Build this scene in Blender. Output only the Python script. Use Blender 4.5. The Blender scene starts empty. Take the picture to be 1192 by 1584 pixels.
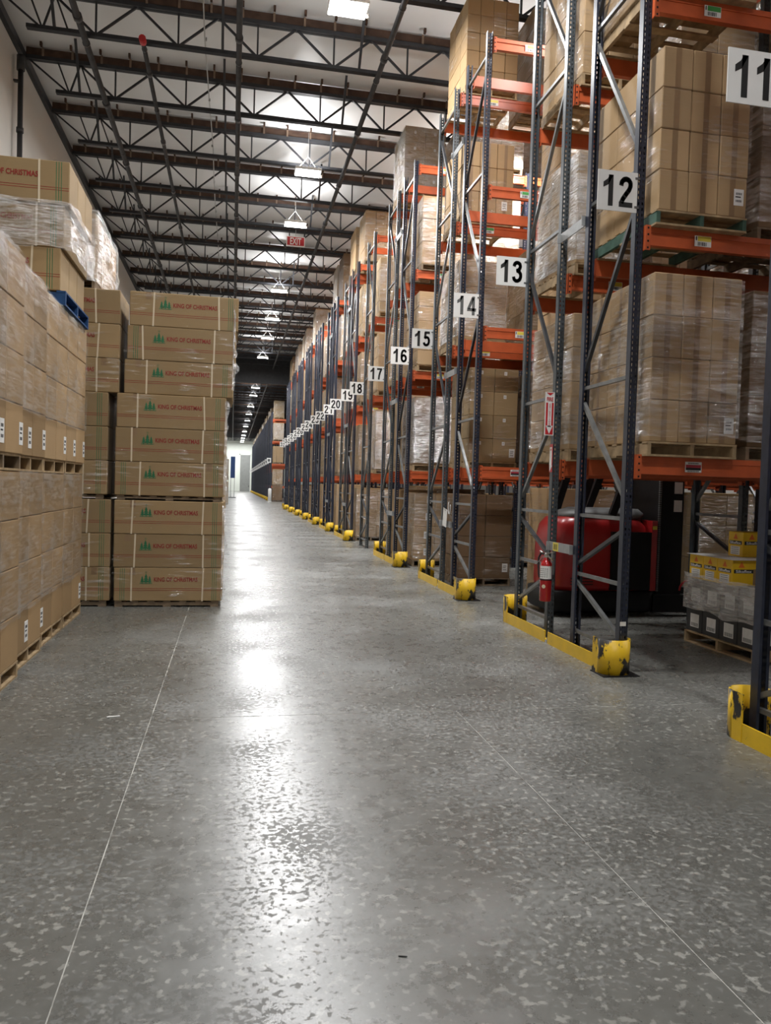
import bpy, math, random
from mathutils import Vector, Matrix, noise as mnoise

random.seed(7)
scn = bpy.context.scene
COL = scn.collection
PI = math.pi

# ------------------------------------------------------------------ camera
F_PX, YAW, PITCH, ROLL, CAM_H = 1190.0, 0.1977, -0.0321, 0.030, 1.67
fwd = Vector((math.sin(YAW) * math.cos(PITCH), math.cos(YAW) * math.cos(PITCH), math.sin(PITCH)))
rgt = Vector((math.cos(YAW), -math.sin(YAW), 0))
upv = rgt.cross(fwd)
r2 = math.cos(ROLL) * rgt + math.sin(ROLL) * upv
u2 = -math.sin(ROLL) * rgt + math.cos(ROLL) * upv
cam_data = bpy.data.cameras.new('camera')
cam_data.sensor_fit = 'HORIZONTAL'
cam_data.sensor_width = 36.0
cam_data.lens = F_PX * 36.0 / 1192.0
cam_data.clip_end = 400
cam = bpy.data.objects.new('camera', cam_data)
COL.objects.link(cam)
cam.matrix_world = Matrix(((r2.x, u2.x, -fwd.x, 0), (r2.y, u2.y, -fwd.y, 0), (r2.z, u2.z, -fwd.z, CAM_H), (0, 0, 0, 1)))
scn.camera = cam

# ------------------------------------------------------------------ world, exposure
w = bpy.data.worlds.new('world'); scn.world = w
w.use_nodes = True
w.node_tree.nodes['Background'].inputs[0].default_value = (0.75, 0.78, 0.8, 1)
w.node_tree.nodes['Background'].inputs[1].default_value = 0.02
vs = scn.view_settings
vs.view_transform = 'Standard'; vs.look = 'None'; vs.gamma = 1.0; vs.use_curve_mapping = False
vs.exposure = -0.60
LAMP_W = 620.0        # aisle lamps
LAMP_RACK = 420.0     # lamps between the rack rows
LAMP_COL = (0.985, 0.985, 0.99)
UPLIGHT = 0.15        # share of each lamp's light that leaves through its vented top

# ------------------------------------------------------------------ helpers
def tag(o, label=None, cat=None, group=None, kind=None):
    if label: o['label'] = label
    if cat: o['category'] = cat
    if group: o['group'] = group
    if kind: o['kind'] = kind
    return o

def empty(name, loc=(0, 0, 0), rz=0.0, parent=None):
    o = bpy.data.objects.new(name, None)
    o.empty_display_size = 0.1
    COL.objects.link(o)
    o.location = loc; o.rotation_euler = (0, 0, rz)
    if parent: o.parent = parent
    return o

class MB:
    def __init__(s): s.v = []; s.f = []; s.m = []; s.sm = []
    def add(s, vs, fs, mi=0, smooth=False):
        b = len(s.v); s.v += [tuple(x) for x in vs]
        for f in fs:
            s.f.append(tuple(b + i for i in f)); s.m.append(mi); s.sm.append(smooth)
        return s
    def box(s, x0, x1, y0, y1, z0, z1, mi=0):
        return s.add([(x0,y0,z0),(x1,y0,z0),(x1,y1,z0),(x0,y1,z0),(x0,y0,z1),(x1,y0,z1),(x1,y1,z1),(x0,y1,z1)],
                     [(0,3,2,1),(4,5,6,7),(0,1,5,4),(1,2,6,5),(2,3,7,6),(3,0,4,7)], mi)
    def cbox(s, x0, x1, y0, y1, z0, z1, c=0.006, mi=0):
        X=(x0,x1); Y=(y0,y1); Z=(z0,z1); vs=[]; idx={}
        for i in (0,1):
            for j in (0,1):
                for k in (0,1):
                    sx,sy,sz=(1,-1)[i],(1,-1)[j],(1,-1)[k]
                    idx[i,j,k,'x']=len(vs); vs.append((X[i],Y[j]+sy*c,Z[k]+sz*c))
                    idx[i,j,k,'y']=len(vs); vs.append((X[i]+sx*c,Y[j],Z[k]+sz*c))
                    idx[i,j,k,'z']=len(vs); vs.append((X[i]+sx*c,Y[j]+sy*c,Z[k]))
        fs=[]
        def q(*a): fs.append(tuple(a))
        for i in (0,1):
            l=[idx[i,0,0,'x'],idx[i,1,0,'x'],idx[i,1,1,'x'],idx[i,0,1,'x']]; q(*(l if i else l[::-1]))
            l=[idx[0,i,0,'y'],idx[1,i,0,'y'],idx[1,i,1,'y'],idx[0,i,1,'y']]; q(*(l[::-1] if i else l))
            l=[idx[0,0,i,'z'],idx[1,0,i,'z'],idx[1,1,i,'z'],idx[0,1,i,'z']]; q(*(l if i else l[::-1]))
        for i in (0,1):
            for j in (0,1):
                l=[idx[i,j,0,'x'],idx[i,j,0,'y'],idx[i,j,1,'y'],idx[i,j,1,'x']]; q(*(l[::-1] if i==j else l))
                l=[idx[i,0,j,'x'],idx[i,1,j,'x'],idx[i,1,j,'z'],idx[i,0,j,'z']]; q(*(l if i!=j else l[::-1])) if False else q(*(l if (i^j) else l[::-1]))
                l=[idx[0,i,j,'y'],idx[1,i,j,'y'],idx[1,i,j,'z'],idx[0,i,j,'z']]; q(*(l if i==j else l[::-1]))
        for i in (0,1):
            for j in (0,1):
                for k in (0,1):
                    l=[idx[i,j,k,'x'],idx[i,j,k,'y'],idx[i,j,k,'z']]; q(*(l if (i+j+k)%2 else l[::-1]))
        return s.add(vs, fs, mi)
    def quad(s, a, b, c, d, mi=0): return s.add([a,b,c,d],[(0,1,2,3)],mi)
    def bar(s, a, b, wdt, hgt, mi=0, up=(0,0,1)):
        a=Vector(a); b=Vector(b); d=(b-a).normalized(); u=Vector(up)
        sd=d.cross(u)
        if sd.length<1e-4: sd=d.cross(Vector((1,0,0)))
        sd.normalize(); u=sd.cross(d)
        sd*=wdt/2; u*=hgt/2
        vs=[a-sd-u,a+sd-u,a+sd+u,a-sd+u,b-sd-u,b+sd-u,b+sd+u,b-sd+u]
        return s.add(vs,[(0,1,2,3),(7,6,5,4),(4,5,1,0),(5,6,2,1),(6,7,3,2),(7,4,0,3)],mi)
    def tube(s, pts, r, n=10, mi=0, cap=True, smooth=True):
        pts=[Vector(p) for p in pts]; rs=r if isinstance(r,(list,tuple)) else [r]*len(pts)
        rings=[]; vs=[]
        prev=None
        for i,p in enumerate(pts):
            if i==0: d=pts[1]-p
            elif i==len(pts)-1: d=p-pts[i-1]
            else: d=(pts[i+1]-pts[i-1])
            d.normalize()
            ref=prev if prev is not None else (Vector((0,0,1)) if abs(d.z)<0.9 else Vector((1,0,0)))
            a=d.cross(ref); 
            if a.length<1e-5: a=d.cross(Vector((0,1,0)))
            a.normalize(); b=a.cross(d); b.normalize(); prev=b
            ring=[]
            for k in range(n):
                t=2*PI*k/n; ring.append(len(vs)); vs.append(p+a*(math.cos(t)*rs[i])+b*(math.sin(t)*rs[i]))
            rings.append(ring)
        fs=[]
        for i in range(len(rings)-1):
            for k in range(n):
                fs.append((rings[i][k],rings[i+1][k],rings[i+1][(k+1)%n],rings[i][(k+1)%n]))
        s.add(vs,fs,mi,smooth)
        if cap:
            b=len(s.v)-len(vs)
            s.f.append(tuple(b+x for x in rings[0])); s.m.append(mi); s.sm.append(False)
            s.f.append(tuple(b+x for x in rings[-1][::-1])); s.m.append(mi); s.sm.append(False)
        return s
    def lathe(s, prof, n=20, c=(0,0), mi=0):
        vs=[]; 
        for (r,z) in prof:
            for k in range(n):
                t=2*PI*k/n; vs.append((c[0]+r*math.cos(t),c[1]+r*math.sin(t),z))
        fs=[(i*n+k,i*n+(k+1)%n,(i+1)*n+(k+1)%n,(i+1)*n+k) for i in range(len(prof)-1) for k in range(n)]
        s.add(vs,fs,mi,True)
        b=len(s.v)-len(vs)
        s.f.append(tuple(b+k for k in range(n))[::-1]); s.m.append(mi); s.sm.append(False)
        s.f.append(tuple(b+(len(prof)-1)*n+k for k in range(n))); s.m.append(mi); s.sm.append(False)
        return s
    def mesh(s, name, mats):
        me=bpy.data.meshes.new(name); me.from_pydata(s.v,[],s.f)
        mats=mats if isinstance(mats,(list,tuple)) else [mats]
        for m in mats: me.materials.append(m)
        me.polygons.foreach_set('material_index', s.m)
        me.polygons.foreach_set('use_smooth', s.sm)
        me.update(); return me
    def build(s, name, mats, parent=None, loc=(0,0,0), rz=0):
        return put(name, s.mesh(name, mats), parent, loc, rz)

def put(name, me, parent=None, loc=(0,0,0), rz=0.0, rot=None, scale=None):
    o=bpy.data.objects.new(name, me); COL.objects.link(o)
    if parent: o.parent=parent
    o.location=loc
    o.rotation_euler = rot if rot else (0,0,rz)
    if scale: o.scale=scale
    return o

_text={}
def text_mesh(txt, mat, bold=0.0, depth=0.0015):
    """flat lettering in the XZ plane facing -Y, cap height about 0.7, centred."""
    key=(txt,mat.name,bold)
    if key in _text: return _text[key]
    cu=bpy.data.curves.new('lettering','FONT'); cu.body=txt; cu.align_x='CENTER'; cu.align_y='CENTER'
    cu.offset=bold; cu.extrude=depth; cu.resolution_u=3
    o=bpy.data.objects.new('lettering',cu); COL.objects.link(o)
    bpy.context.view_layer.update()
    dg=bpy.context.evaluated_depsgraph_get()
    me=bpy.data.meshes.new_from_object(o.evaluated_get(dg))
    bpy.data.objects.remove(o)
    me.transform(Matrix.Rotation(PI/2,4,'X'))
    xs=[v.co.x for v in me.vertices]; zs=[v.co.z for v in me.vertices]
    if xs: me.transform(Matrix.Translation((-(min(xs)+max(xs))/2,0,-(min(zs)+max(zs))/2)))
    me.materials.clear(); me.materials.append(mat); me.name='lettering'
    _text[key]=(me,(max(xs)-min(xs)),(max(zs)-min(zs)))
    return _text[key]

def lettering(name, txt, mat, parent, loc, width, height, rz=0.0, bold=0.0):
    me,wd,ht=text_mesh(txt,mat,bold)
    return put(name, me, parent, loc, rz, scale=(width/wd,1,height/ht))

# ------------------------------------------------------------------ materials
def newmat(name):
    m=bpy.data.materials.new(name); m.use_nodes=True
    nt=m.node_tree; return m, nt, nt.nodes['Principled BSDF']

def N(nt, kind, **kw):
    n=nt.nodes.new(kind)
    for k,v in kw.items(): setattr(n,k,v)
    return n

def ramp(nt, stops, interp='LINEAR'):
    n=nt.nodes.new('ShaderNodeValToRGB'); n.color_ramp.interpolation=interp
    e=n.color_ramp.elements
    while len(e)<len(stops): e.new(0.5)
    for i,(p,c) in enumerate(stops):
        e[i].position=p; e[i].color=c if len(c)==4 else (*c,1)
    return n

def g(v): return (v,v,v,1)

def simple(name, col, rough=0.5, metal=0.0, var=0.10, scale=8.0, spec=0.5, bump=0.0, dirt=None, dirt_amt=0.5):
    m,nt,p=newmat(name); L=nt.links
    tc=N(nt,'ShaderNodeTexCoord'); nz=N(nt,'ShaderNodeTexNoise'); nz.inputs['Scale'].default_value=scale; nz.inputs['Detail'].default_value=4
    L.new(tc.outputs['Object'],nz.inputs['Vector'])
    lo=tuple(c*(1-var) for c in col); hi=tuple(min(1,c*(1+var)) for c in col)
    r=ramp(nt,[(0.3,lo),(0.7,hi)]); L.new(nz.outputs['Fac'],r.inputs['Fac'])
    out=r.outputs['Color']
    if dirt:
        n2=N(nt,'ShaderNodeTexNoise'); n2.inputs['Scale'].default_value=scale*1.7; n2.inputs['Detail'].default_value=8; n2.inputs['Roughness'].default_value=0.75
        L.new(tc.outputs['Object'],n2.inputs['Vector'])
        r2_=ramp(nt,[(dirt_amt,g(0)),(dirt_amt+0.06,g(1))]); L.new(n2.outputs['Fac'],r2_.inputs['Fac'])
        mx=N(nt,'ShaderNodeMixRGB'); L.new(r2_.outputs['Color'],mx.inputs['Fac']); L.new(out,mx.inputs['Color1']); mx.inputs['Color2'].default_value=(*dirt,1)
        out=mx.outputs['Color']
    L.new(out,p.inputs['Base Color'])
    p.inputs['Roughness'].default_value=rough; p.inputs['Metallic'].default_value=metal
    p.inputs['Specular IOR Level'].default_value=spec
    if bump:
        b=N(nt,'ShaderNodeBump'); b.inputs['Strength'].default_value=bump; b.inputs['Distance'].default_value=0.01
        L.new(nz.outputs['Fac'],b.inputs['Height']); L.new(b.outputs['Normal'],p.inputs['Normal'])
    return m

def cardboard(name, col, var=0.22):
    m,nt,p=newmat(name); L=nt.links
    tc=N(nt,'ShaderNodeTexCoord'); oi=N(nt,'ShaderNodeObjectInfo')
    nz=N(nt,'ShaderNodeTexNoise'); nz.inputs['Scale'].default_value=3.0; nz.inputs['Detail'].default_value=6
    L.new(tc.outputs['Object'],nz.inputs['Vector'])
    mp=N(nt,'ShaderNodeMapping'); mp.inputs['Scale'].default_value=(1,1,55); L.new(tc.outputs['Object'],mp.inputs['Vector'])
    n2=N(nt,'ShaderNodeTexNoise'); n2.inputs['Scale'].default_value=2.5; L.new(mp.outputs['Vector'],n2.inputs['Vector'])
    a=N(nt,'ShaderNodeMath',operation='MULTIPLY_ADD'); L.new(oi.outputs['Random'],a.inputs[0]); a.inputs[1].default_value=0.55; 
    sc=N(nt,'ShaderNodeMath',operation='MULTIPLY'); L.new(nz.outputs['Fac'],sc.inputs[0]); sc.inputs[1].default_value=0.45
    L.new(sc.outputs[0],a.inputs[2])
    b=N(nt,'ShaderNodeMath',operation='MULTIPLY_ADD'); L.new(n2.outputs['Fac'],b.inputs[0]); b.inputs[1].default_value=0.18; L.new(a.outputs[0],b.inputs[2])
    lo=tuple(c*(1-var) for c in col); hi=tuple(c*(1+var) for c in col)
    r=ramp(nt,[(0.15,lo),(0.95,hi)]); L.new(b.outputs[0],r.inputs['Fac'])
    L.new(r.outputs['Color'],p.inputs['Base Color'])
    p.inputs['Roughness'].default_value=0.75; p.inputs['Specular IOR Level'].default_value=0.25
    bp=N(nt,'ShaderNodeBump'); bp.inputs['Strength'].default_value=0.25; bp.inputs['Distance'].default_value=0.01
    L.new(nz.outputs['Fac'],bp.inputs['Height']); L.new(bp.outputs['Normal'],p.inputs['Normal'])
    return m

def film(name, base=0.05, amt=0.4, tilt=0.25, scale=1.0, thresh=0.5, rough=0.16, haze=0.2):
    """clear stretch film: mostly transparent with glossy stretched folds."""
    m,nt,p=newmat(name); L=nt.links
    out=nt.nodes['Material Output']
    tc=N(nt,'ShaderNodeTexCoord')
    def streak(rot,sx,sz,sc,det=4):
        mp=N(nt,'ShaderNodeMapping'); mp.inputs['Rotation'].default_value=(rot,rot*0.8,0); mp.inputs['Scale'].default_value=(sx,sx,sz)
        L.new(tc.outputs['Object'],mp.inputs['Vector'])
        n=N(nt,'ShaderNodeTexNoise'); n.inputs['Scale'].default_value=sc*scale; n.inputs['Detail'].default_value=det; n.inputs['Roughness'].default_value=0.6
        L.new(mp.outputs['Vector'],n.inputs['Vector']); return n
    s1=streak(tilt,1.2,16,2.2); s2=streak(-tilt*1.7,2.0,9,3.5); s3=streak(0.0,1.0,1.2,1.6,3)
    mul=N(nt,'ShaderNodeMath',operation='MULTIPLY'); L.new(s1.outputs['Fac'],mul.inputs[0]); L.new(s3.outputs['Fac'],mul.inputs[1])
    add=N(nt,'ShaderNodeMath',operation='MULTIPLY_ADD'); L.new(s2.outputs['Fac'],add.inputs[0]); add.inputs[1].default_value=0.4; L.new(mul.outputs[0],add.inputs[2])
    r=ramp(nt,[(thresh-0.09,g(base)),(thresh+0.10,g(base+amt))]); L.new(add.outputs[0],r.inputs['Fac'])
    nt.nodes.remove(p)
    b=N(nt,'ShaderNodeBump'); b.inputs['Strength'].default_value=1.0; b.inputs['Distance'].default_value=0.05
    L.new(add.outputs[0],b.inputs['Height'])
    gl=N(nt,'ShaderNodeBsdfGlossy'); gl.inputs['Color'].default_value=(0.95,0.95,0.94,1); gl.inputs['Roughness'].default_value=rough
    df=N(nt,'ShaderNodeBsdfDiffuse'); df.inputs['Color'].default_value=(0.80,0.80,0.78,1)
    L.new(b.outputs['Normal'],gl.inputs['Normal'])
    sk=N(nt,'ShaderNodeMixShader'); sk.inputs['Fac'].default_value=haze; L.new(gl.outputs[0],sk.inputs[1]); L.new(df.outputs[0],sk.inputs[2])
    tr=N(nt,'ShaderNodeBsdfTransparent'); tr.inputs['Color'].default_value=(0.985,0.985,0.985,1)
    mx=N(nt,'ShaderNodeMixShader'); L.new(r.outputs['Color'],mx.inputs['Fac']); L.new(tr.outputs[0],mx.inputs[1]); L.new(sk.outputs[0],mx.inputs[2])
    L.new(mx.outputs[0],out.inputs['Surface'])
    return m

def emit(name, col, strength):
    m,nt,p=newmat(name); p.inputs['Base Color'].default_value=(*col,1)
    p.inputs['Emission Color'].default_value=(*col,1); p.inputs['Emission Strength'].default_value=strength
    return m

M={}
M['navy']=simple('navy_paint',(0.016,0.021,0.038),0.38,0.0,0.25,14,0.5)
M['slate']=simple('slate_paint',(0.045,0.055,0.062),0.42,0.0,0.25,14,0.5)
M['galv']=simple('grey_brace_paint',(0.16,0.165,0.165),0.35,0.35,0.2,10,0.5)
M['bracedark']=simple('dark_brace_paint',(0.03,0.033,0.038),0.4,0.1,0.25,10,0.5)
M['spacer']=simple('spacer_grey',(0.30,0.31,0.31),0.4,0.2,0.12,10)
M['orange']=simple('orange_beam_paint',(0.50,0.098,0.030),0.42,0.0,0.14,5,0.5)
M['yellow']=simple('yellow_guard_paint',(0.78,0.50,0.015),0.4,0.0,0.08,6,0.5,dirt=(0.02,0.02,0.02),dirt_amt=0.66)
M['yellowscuff']=simple('yellow_guard_scuffed',(0.78,0.50,0.015),0.42,0.0,0.08,3.2,0.5,dirt=(0.02,0.02,0.02),dirt_amt=0.55)
def scuffed_yellow():
    m,nt,p=newmat('yellow_guard_scuffed'); L=nt.links
    tc=N(nt,'ShaderNodeTexCoord'); mp=N(nt,'ShaderNodeMapping'); mp.inputs['Scale'].default_value=(1,1,0.45); L.new(tc.outputs['Object'],mp.inputs['Vector'])
    n1=N(nt,'ShaderNodeTexNoise'); n1.inputs['Scale'].default_value=14; n1.inputs['Detail'].default_value=10; n1.inputs['Roughness'].default_value=0.8; L.new(mp.outputs['Vector'],n1.inputs['Vector'])
    n2=N(nt,'ShaderNodeTexNoise'); n2.inputs['Scale'].default_value=5.5; n2.inputs['Detail'].default_value=2; L.new(tc.outputs['Object'],n2.inputs['Vector'])
    ml=N(nt,'ShaderNodeMath',operation='MULTIPLY_ADD'); L.new(n2.outputs['Fac'],ml.inputs[0]); ml.inputs[1].default_value=0.9; L.new(n1.outputs['Fac'],ml.inputs[2])
    r=ramp(nt,[(0.985,(0.76,0.48,0.014)),(1.0,(0.02,0.019,0.017))]); 
    sc=N(nt,'ShaderNodeMath',operation='MULTIPLY'); L.new(ml.outputs[0],sc.inputs[0]); sc.inputs[1].default_value=0.5
    r=ramp(nt,[(0.490,(0.76,0.48,0.014)),(0.502,(0.02,0.019,0.017))]); L.new(sc.outputs[0],r.inputs['Fac'])
    L.new(r.outputs['Color'],p.inputs['Base Color']); p.inputs['Roughness'].default_value=0.42
    return m
M['yellowscuff']=scuffed_yellow()
M['card']=cardboard('brown_cardboard',(0.315,0.208,0.105))
M['cardlight']=cardboard('light_cardboard',(0.39,0.265,0.142))
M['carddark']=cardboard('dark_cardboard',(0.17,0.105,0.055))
M['cardolive']=cardboard('olive_cardboard',(0.30,0.208,0.105))
M['tape']=simple('brown_tape',(0.25,0.16,0.085),0.3,0,0.1,6,0.5)
M['white']=simple('white_paint',(0.80,0.80,0.78),0.5,0,0.03,6)
M['paper']=simple('white_paper',(0.78,0.78,0.76),0.6,0,0.05,20)
M['black']=simple('black_plastic',(0.009,0.009,0.010),0.5,0,0.2,8,0.25)
M['blackprint']=simple('black_print',(0.01,0.01,0.01),0.6,0,0.05,8)
M['greyprint']=simple('grey_print',(0.10,0.105,0.105),0.6,0,0.15,8)
M['redprint']=simple('red_print',(0.26,0.022,0.016),0.8,0,0.15,20)
M['greenprint']=simple('green_print',(0.02,0.15,0.06),0.8,0,0.15,20)
M['strap']=simple('cream_strap',(0.66,0.56,0.40),0.45,0,0.06,10)
M['wood']=simple('pallet_wood',(0.36,0.26,0.15),0.8,0,0.3,9,0.2,bump=0.4)
M['wooddark']=simple('weathered_pallet_wood',(0.20,0.15,0.10),0.85,0,0.35,9,0.2,bump=0.4)
M['woodgreen']=simple('green_marked_wood',(0.07,0.13,0.10),0.8,0,0.3,9,0.2)
M['woodblue']=simple('blue_painted_wood',(0.012,0.055,0.16),0.7,0,0.25,9,0.3)
M['steel']=simple('roof_steel_dark',(0.030,0.031,0.035),0.5,0.0,0.2,6,0.4)
M['pipe']=simple('sprinkler_pipe',(0.05,0.05,0.052),0.45,0.1,0.2,6,0.4)
M['nailer']=simple('brown_nailer_wood',(0.075,0.045,0.032),0.8,0,0.3,5,0.2)
M['hanger']=simple('hanger_tan',(0.20,0.14,0.10),0.7,0,0.2,5,0.3)
M['conduit']=simple('grey_conduit',(0.42,0.42,0.41),0.4,0.2,0.1,5)
M['red']=simple('red_truck_paint',(0.36,0.014,0.016),0.28,0,0.12,4,0.6)
M['redsign']=simple('red_sign_face',(0.52,0.02,0.025),0.45,0,0.06,5)
M['extred']=simple('extinguisher_red',(0.42,0.012,0.014),0.22,0,0.06,5,0.6)
M['truckgrey']=simple('truck_grey',(0.13,0.135,0.135),0.5,0,0.12,5)
M['chrome']=simple('bright_metal',(0.6,0.6,0.6),0.25,1.0,0.05,5)
M['rubber']=simple('tyre_rubber',(0.02,0.018,0.018),0.8,0,0.2,12)
M['yellowbox']=simple('yellow_carton_print',(0.78,0.49,0.01),0.5,0,0.06,6)
M['orangeprint']=simple('orange_print',(0.72,0.16,0.02),0.6,0,0.06,6)
M['blackbox']=simple('black_carton',(0.016,0.016,0.018),0.5,0,0.2,6)
M['labelyellow']=simple('label_yellow',(0.75,0.62,0.08),0.5,0,0.05,9)
M['labelgreen']=simple('label_green',(0.06,0.30,0.07),0.5,0,0.05,9)
M['labelred']=simple('label_red',(0.40,0.03,0.05),0.5,0,0.05,9)
M['blue']=simple('blue_board',(0.02,0.06,0.20),0.5,0,0.15,5)
M['film']=film('clear_stretch_film',0.05,0.42,0.22,1.0,0.48,0.14,0.34)
M['filmthin']=film('thin_stretch_film',0.02,0.45,0.35,0.9,0.55,0.12,0.3)
M['filmclear']=film('very_clear_film',0.012,0.5,0.45,0.8,0.60,0.12,0.3)
M['filmheavy']=film('heavy_stretch_film',0.10,0.55,0.55,1.7,0.44,0.18,0.4)
M['filmgrey']=film('layered_grey_film',0.30,0.45,0.5,1.5,0.45,0.25,0.45)
M['lampface']=emit('lamp_diffuser',(1.0,0.985,0.95),24.0)
M['exitface']=simple('exit_white',(0.85,0.83,0.80),0.4,0,0.02,5)

def wall_mat(name, col):
    m,nt,p=newmat(name); L=nt.links
    tc=N(nt,'ShaderNodeTexCoord'); nz=N(nt,'ShaderNodeTexNoise'); nz.inputs['Scale'].default_value=0.35; nz.inputs['Detail'].default_value=6
    L.new(tc.outputs['Object'],nz.inputs['Vector'])
    r=ramp(nt,[(0.3,tuple(c*0.93 for c in col)),(0.7,tuple(c*1.04 for c in col))]); L.new(nz.outputs['Fac'],r.inputs['Fac'])
    L.new(r.outputs['Color'],p.inputs['Base Color']); p.inputs['Roughness'].default_value=0.8
    n2=N(nt,'ShaderNodeTexNoise'); n2.inputs['Scale'].default_value=2.2; n2.inputs['Detail'].default_value=5; L.new(tc.outputs['Object'],n2.inputs['Vector'])
    b=N(nt,'ShaderNodeBump'); b.inputs['Strength'].default_value=0.25; b.inputs['Distance'].default_value=0.04; L.new(n2.outputs['Fac'],b.inputs['Height']); L.new(b.outputs['Normal'],p.inputs['Normal'])
    return m
M['wall']=wall_mat('painted_concrete_wall',(0.66,0.63,0.58))
M['endwall']=wall_mat('pale_end_wall',(0.70,0.74,0.68))
M['ceil']=wall_mat('white_roof_insulation',(0.72,0.725,0.72))
M['ceil'].node_tree.nodes['Principled BSDF'].inputs['Roughness'].default_value=0.38
M['doorgrey']=simple('grey_door',(0.22,0.23,0.22),0.6,0,0.06,2)

def floor_mat():
    m,nt,p=newmat('polished_concrete'); L=nt.links
    geo=N(nt,'ShaderNodeNewGeometry')
    pos=geo.outputs['Position']
    def noise_(sc,det=5,ro=0.55,vec=pos):
        n=N(nt,'ShaderNodeTexNoise'); n.inputs['Scale'].default_value=sc; n.inputs['Detail'].default_value=det; n.inputs['Roughness'].default_value=ro
        L.new(vec,n.inputs['Vector']); return n
    big=noise_(0.45,6,0.6); mid=noise_(7.0,8,0.7); fine=noise_(30,3)
    base=ramp(nt,[(0.25,(0.082,0.082,0.073)),(0.75,(0.175,0.175,0.160))]); 
    mixf=N(nt,'ShaderNodeMath',operation='MULTIPLY_ADD'); L.new(mid.outputs['Fac'],mixf.inputs[0]); mixf.inputs[1].default_value=0.5
    hb=N(nt,'ShaderNodeMath',operation='MULTIPLY'); L.new(big.outputs['Fac'],hb.inputs[0]); hb.inputs[1].default_value=0.5; L.new(hb.outputs[0],mixf.inputs[2])
    L.new(mixf.outputs[0],base.inputs['Fac'])
    # exposed pale aggregate flecks
    fn=noise_(24,3,0.5); agg=ramp(nt,[(0.575,g(0)),(0.63,g(1))]); L.new(fn.outputs['Fac'],agg.inputs['Fac'])
    zone=ramp(nt,[(0.36,g(0.25)),(0.54,g(1))]); zn=noise_(0.9,4); L.new(zn.outputs['Fac'],zone.inputs['Fac'])
    agg2=N(nt,'ShaderNodeMath',operation='MULTIPLY'); L.new(agg.outputs[0],agg2.inputs[0]); L.new(zone.outputs['Color'],agg2.inputs[1])
    ak=N(nt,'ShaderNodeMath',operation='MULTIPLY'); L.new(agg2.outputs[0],ak.inputs[0]); ak.inputs[1].default_value=0.62
    mx=N(nt,'ShaderNodeMixRGB'); L.new(ak.outputs[0],mx.inputs['Fac']); L.new(base.outputs['Color'],mx.inputs['Color1']); mx.inputs['Color2'].default_value=(0.40,0.395,0.36,1)
    # wheel marks along the aisle
    mpg=N(nt,'ShaderNodeMapping'); mpg.inputs['Scale'].default_value=(5.0,0.35,1); L.new(pos,mpg.inputs['Vector'])
    tr=noise_(1.6,5,0.6,mpg.outputs['Vector']); trr=ramp(nt,[(0.3,g(0.84)),(0.7,g(1))]); L.new(tr.outputs['Fac'],trr.inputs['Fac'])
    mm=N(nt,'ShaderNodeMixRGB',blend_type='MULTIPLY'); mm.inputs['Fac'].default_value=0.7; L.new(mx.outputs['Color'],mm.inputs['Color1']); L.new(trr.outputs['Color'],mm.inputs['Color2'])
    L.new(mm.outputs['Color'],p.inputs['Base Color'])
    # gloss: sealed surface, worn dull flecks where the seal has flaked
    wn=noise_(34,5,0.6); wz=noise_(0.8,3)
    wsum=N(nt,'ShaderNodeMath',operation='MULTIPLY_ADD'); L.new(wz.outputs['Fac'],wsum.inputs[0]); wsum.inputs[1].default_value=0.8; L.new(wn.outputs['Fac'],wsum.inputs[2])
    hw=N(nt,'ShaderNodeMath',operation='MULTIPLY'); L.new(wsum.outputs[0],hw.inputs[0]); hw.inputs[1].default_value=0.8
    wr=ramp(nt,[(0.752,g(0)),(0.768,g(1))]); L.new(hw.outputs[0],wr.inputs['Fac'])
    rr=ramp(nt,[(0.3,g(0.23)),(0.7,g(0.345))]); L.new(mid.outputs['Fac'],rr.inputs['Fac'])
    rm=N(nt,'ShaderNodeMixRGB'); L.new(wr.outputs['Color'],rm.inputs['Fac']); L.new(rr.outputs['Color'],rm.inputs['Color1']); rm.inputs['Color2'].default_value=g(0.55)
    L.new(rm.outputs['Color'],p.inputs['Roughness'])
    p.inputs['Specular IOR Level'].default_value=0.85
    b=N(nt,'ShaderNodeBump'); b.inputs['Strength'].default_value=0.12; b.inputs['Distance'].default_value=0.004
    L.new(mid.outputs['Fac'],b.inputs['Height']); L.new(b.outputs['Normal'],p.inputs['Normal'])
    return m
M['floor']=floor_mat()
M['joint']=simple('pale_joint_filler',(0.52,0.51,0.47),0.8,0,0.5,5,0.2)

# ------------------------------------------------------------------ building shell
XL, XR, YB, YE, ZC = -4.72, 34.0, -9.0, 160.0, 11.08
def struct(name, mb, mat, label, parent=None):
    o=mb.build(name, mat, parent)
    if parent is None: tag(o, label, None, None, 'structure')
    return o
fl=struct('floor', MB().box(XL-0.2,XR+0.2,YB-0.2,YE+0.2,-0.30,-0.0015), M['joint'], 'polished grey concrete warehouse floor with saw-cut joints')
G=0.0024
slabs=[(XL,-0.52,YB,YE),(-0.52,1.70,YB,5.54),(1.70,XR,YB,5.54),(-0.52,XR,5.54,28.0),(-0.52,XR,28.0,56.0),(-0.52,XR,56.0,YE)]
for (a,b,c,d) in slabs:
    MB().box(a+G,b-G,c+0.004,d-0.004,-0.0014,0.0).build('concrete_slab', M['floor'], fl)
struct('wall_left', MB().box(XL-0.25,XL,YB-0.2,YE+0.2,0,ZC+0.3), M['wall'], 'off-white concrete side wall')
struct('wall_right', MB().box(XR,XR+0.25,YB-0.2,YE+0.2,0,ZC+0.3), M['wall'], 'off-white far side wall beyond the racks')
struct('wall_end', MB().box(XL,XR,YE,YE+0.25,0,ZC+0.3), M['endwall'], 'pale greenish white end wall of the warehouse')
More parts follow.
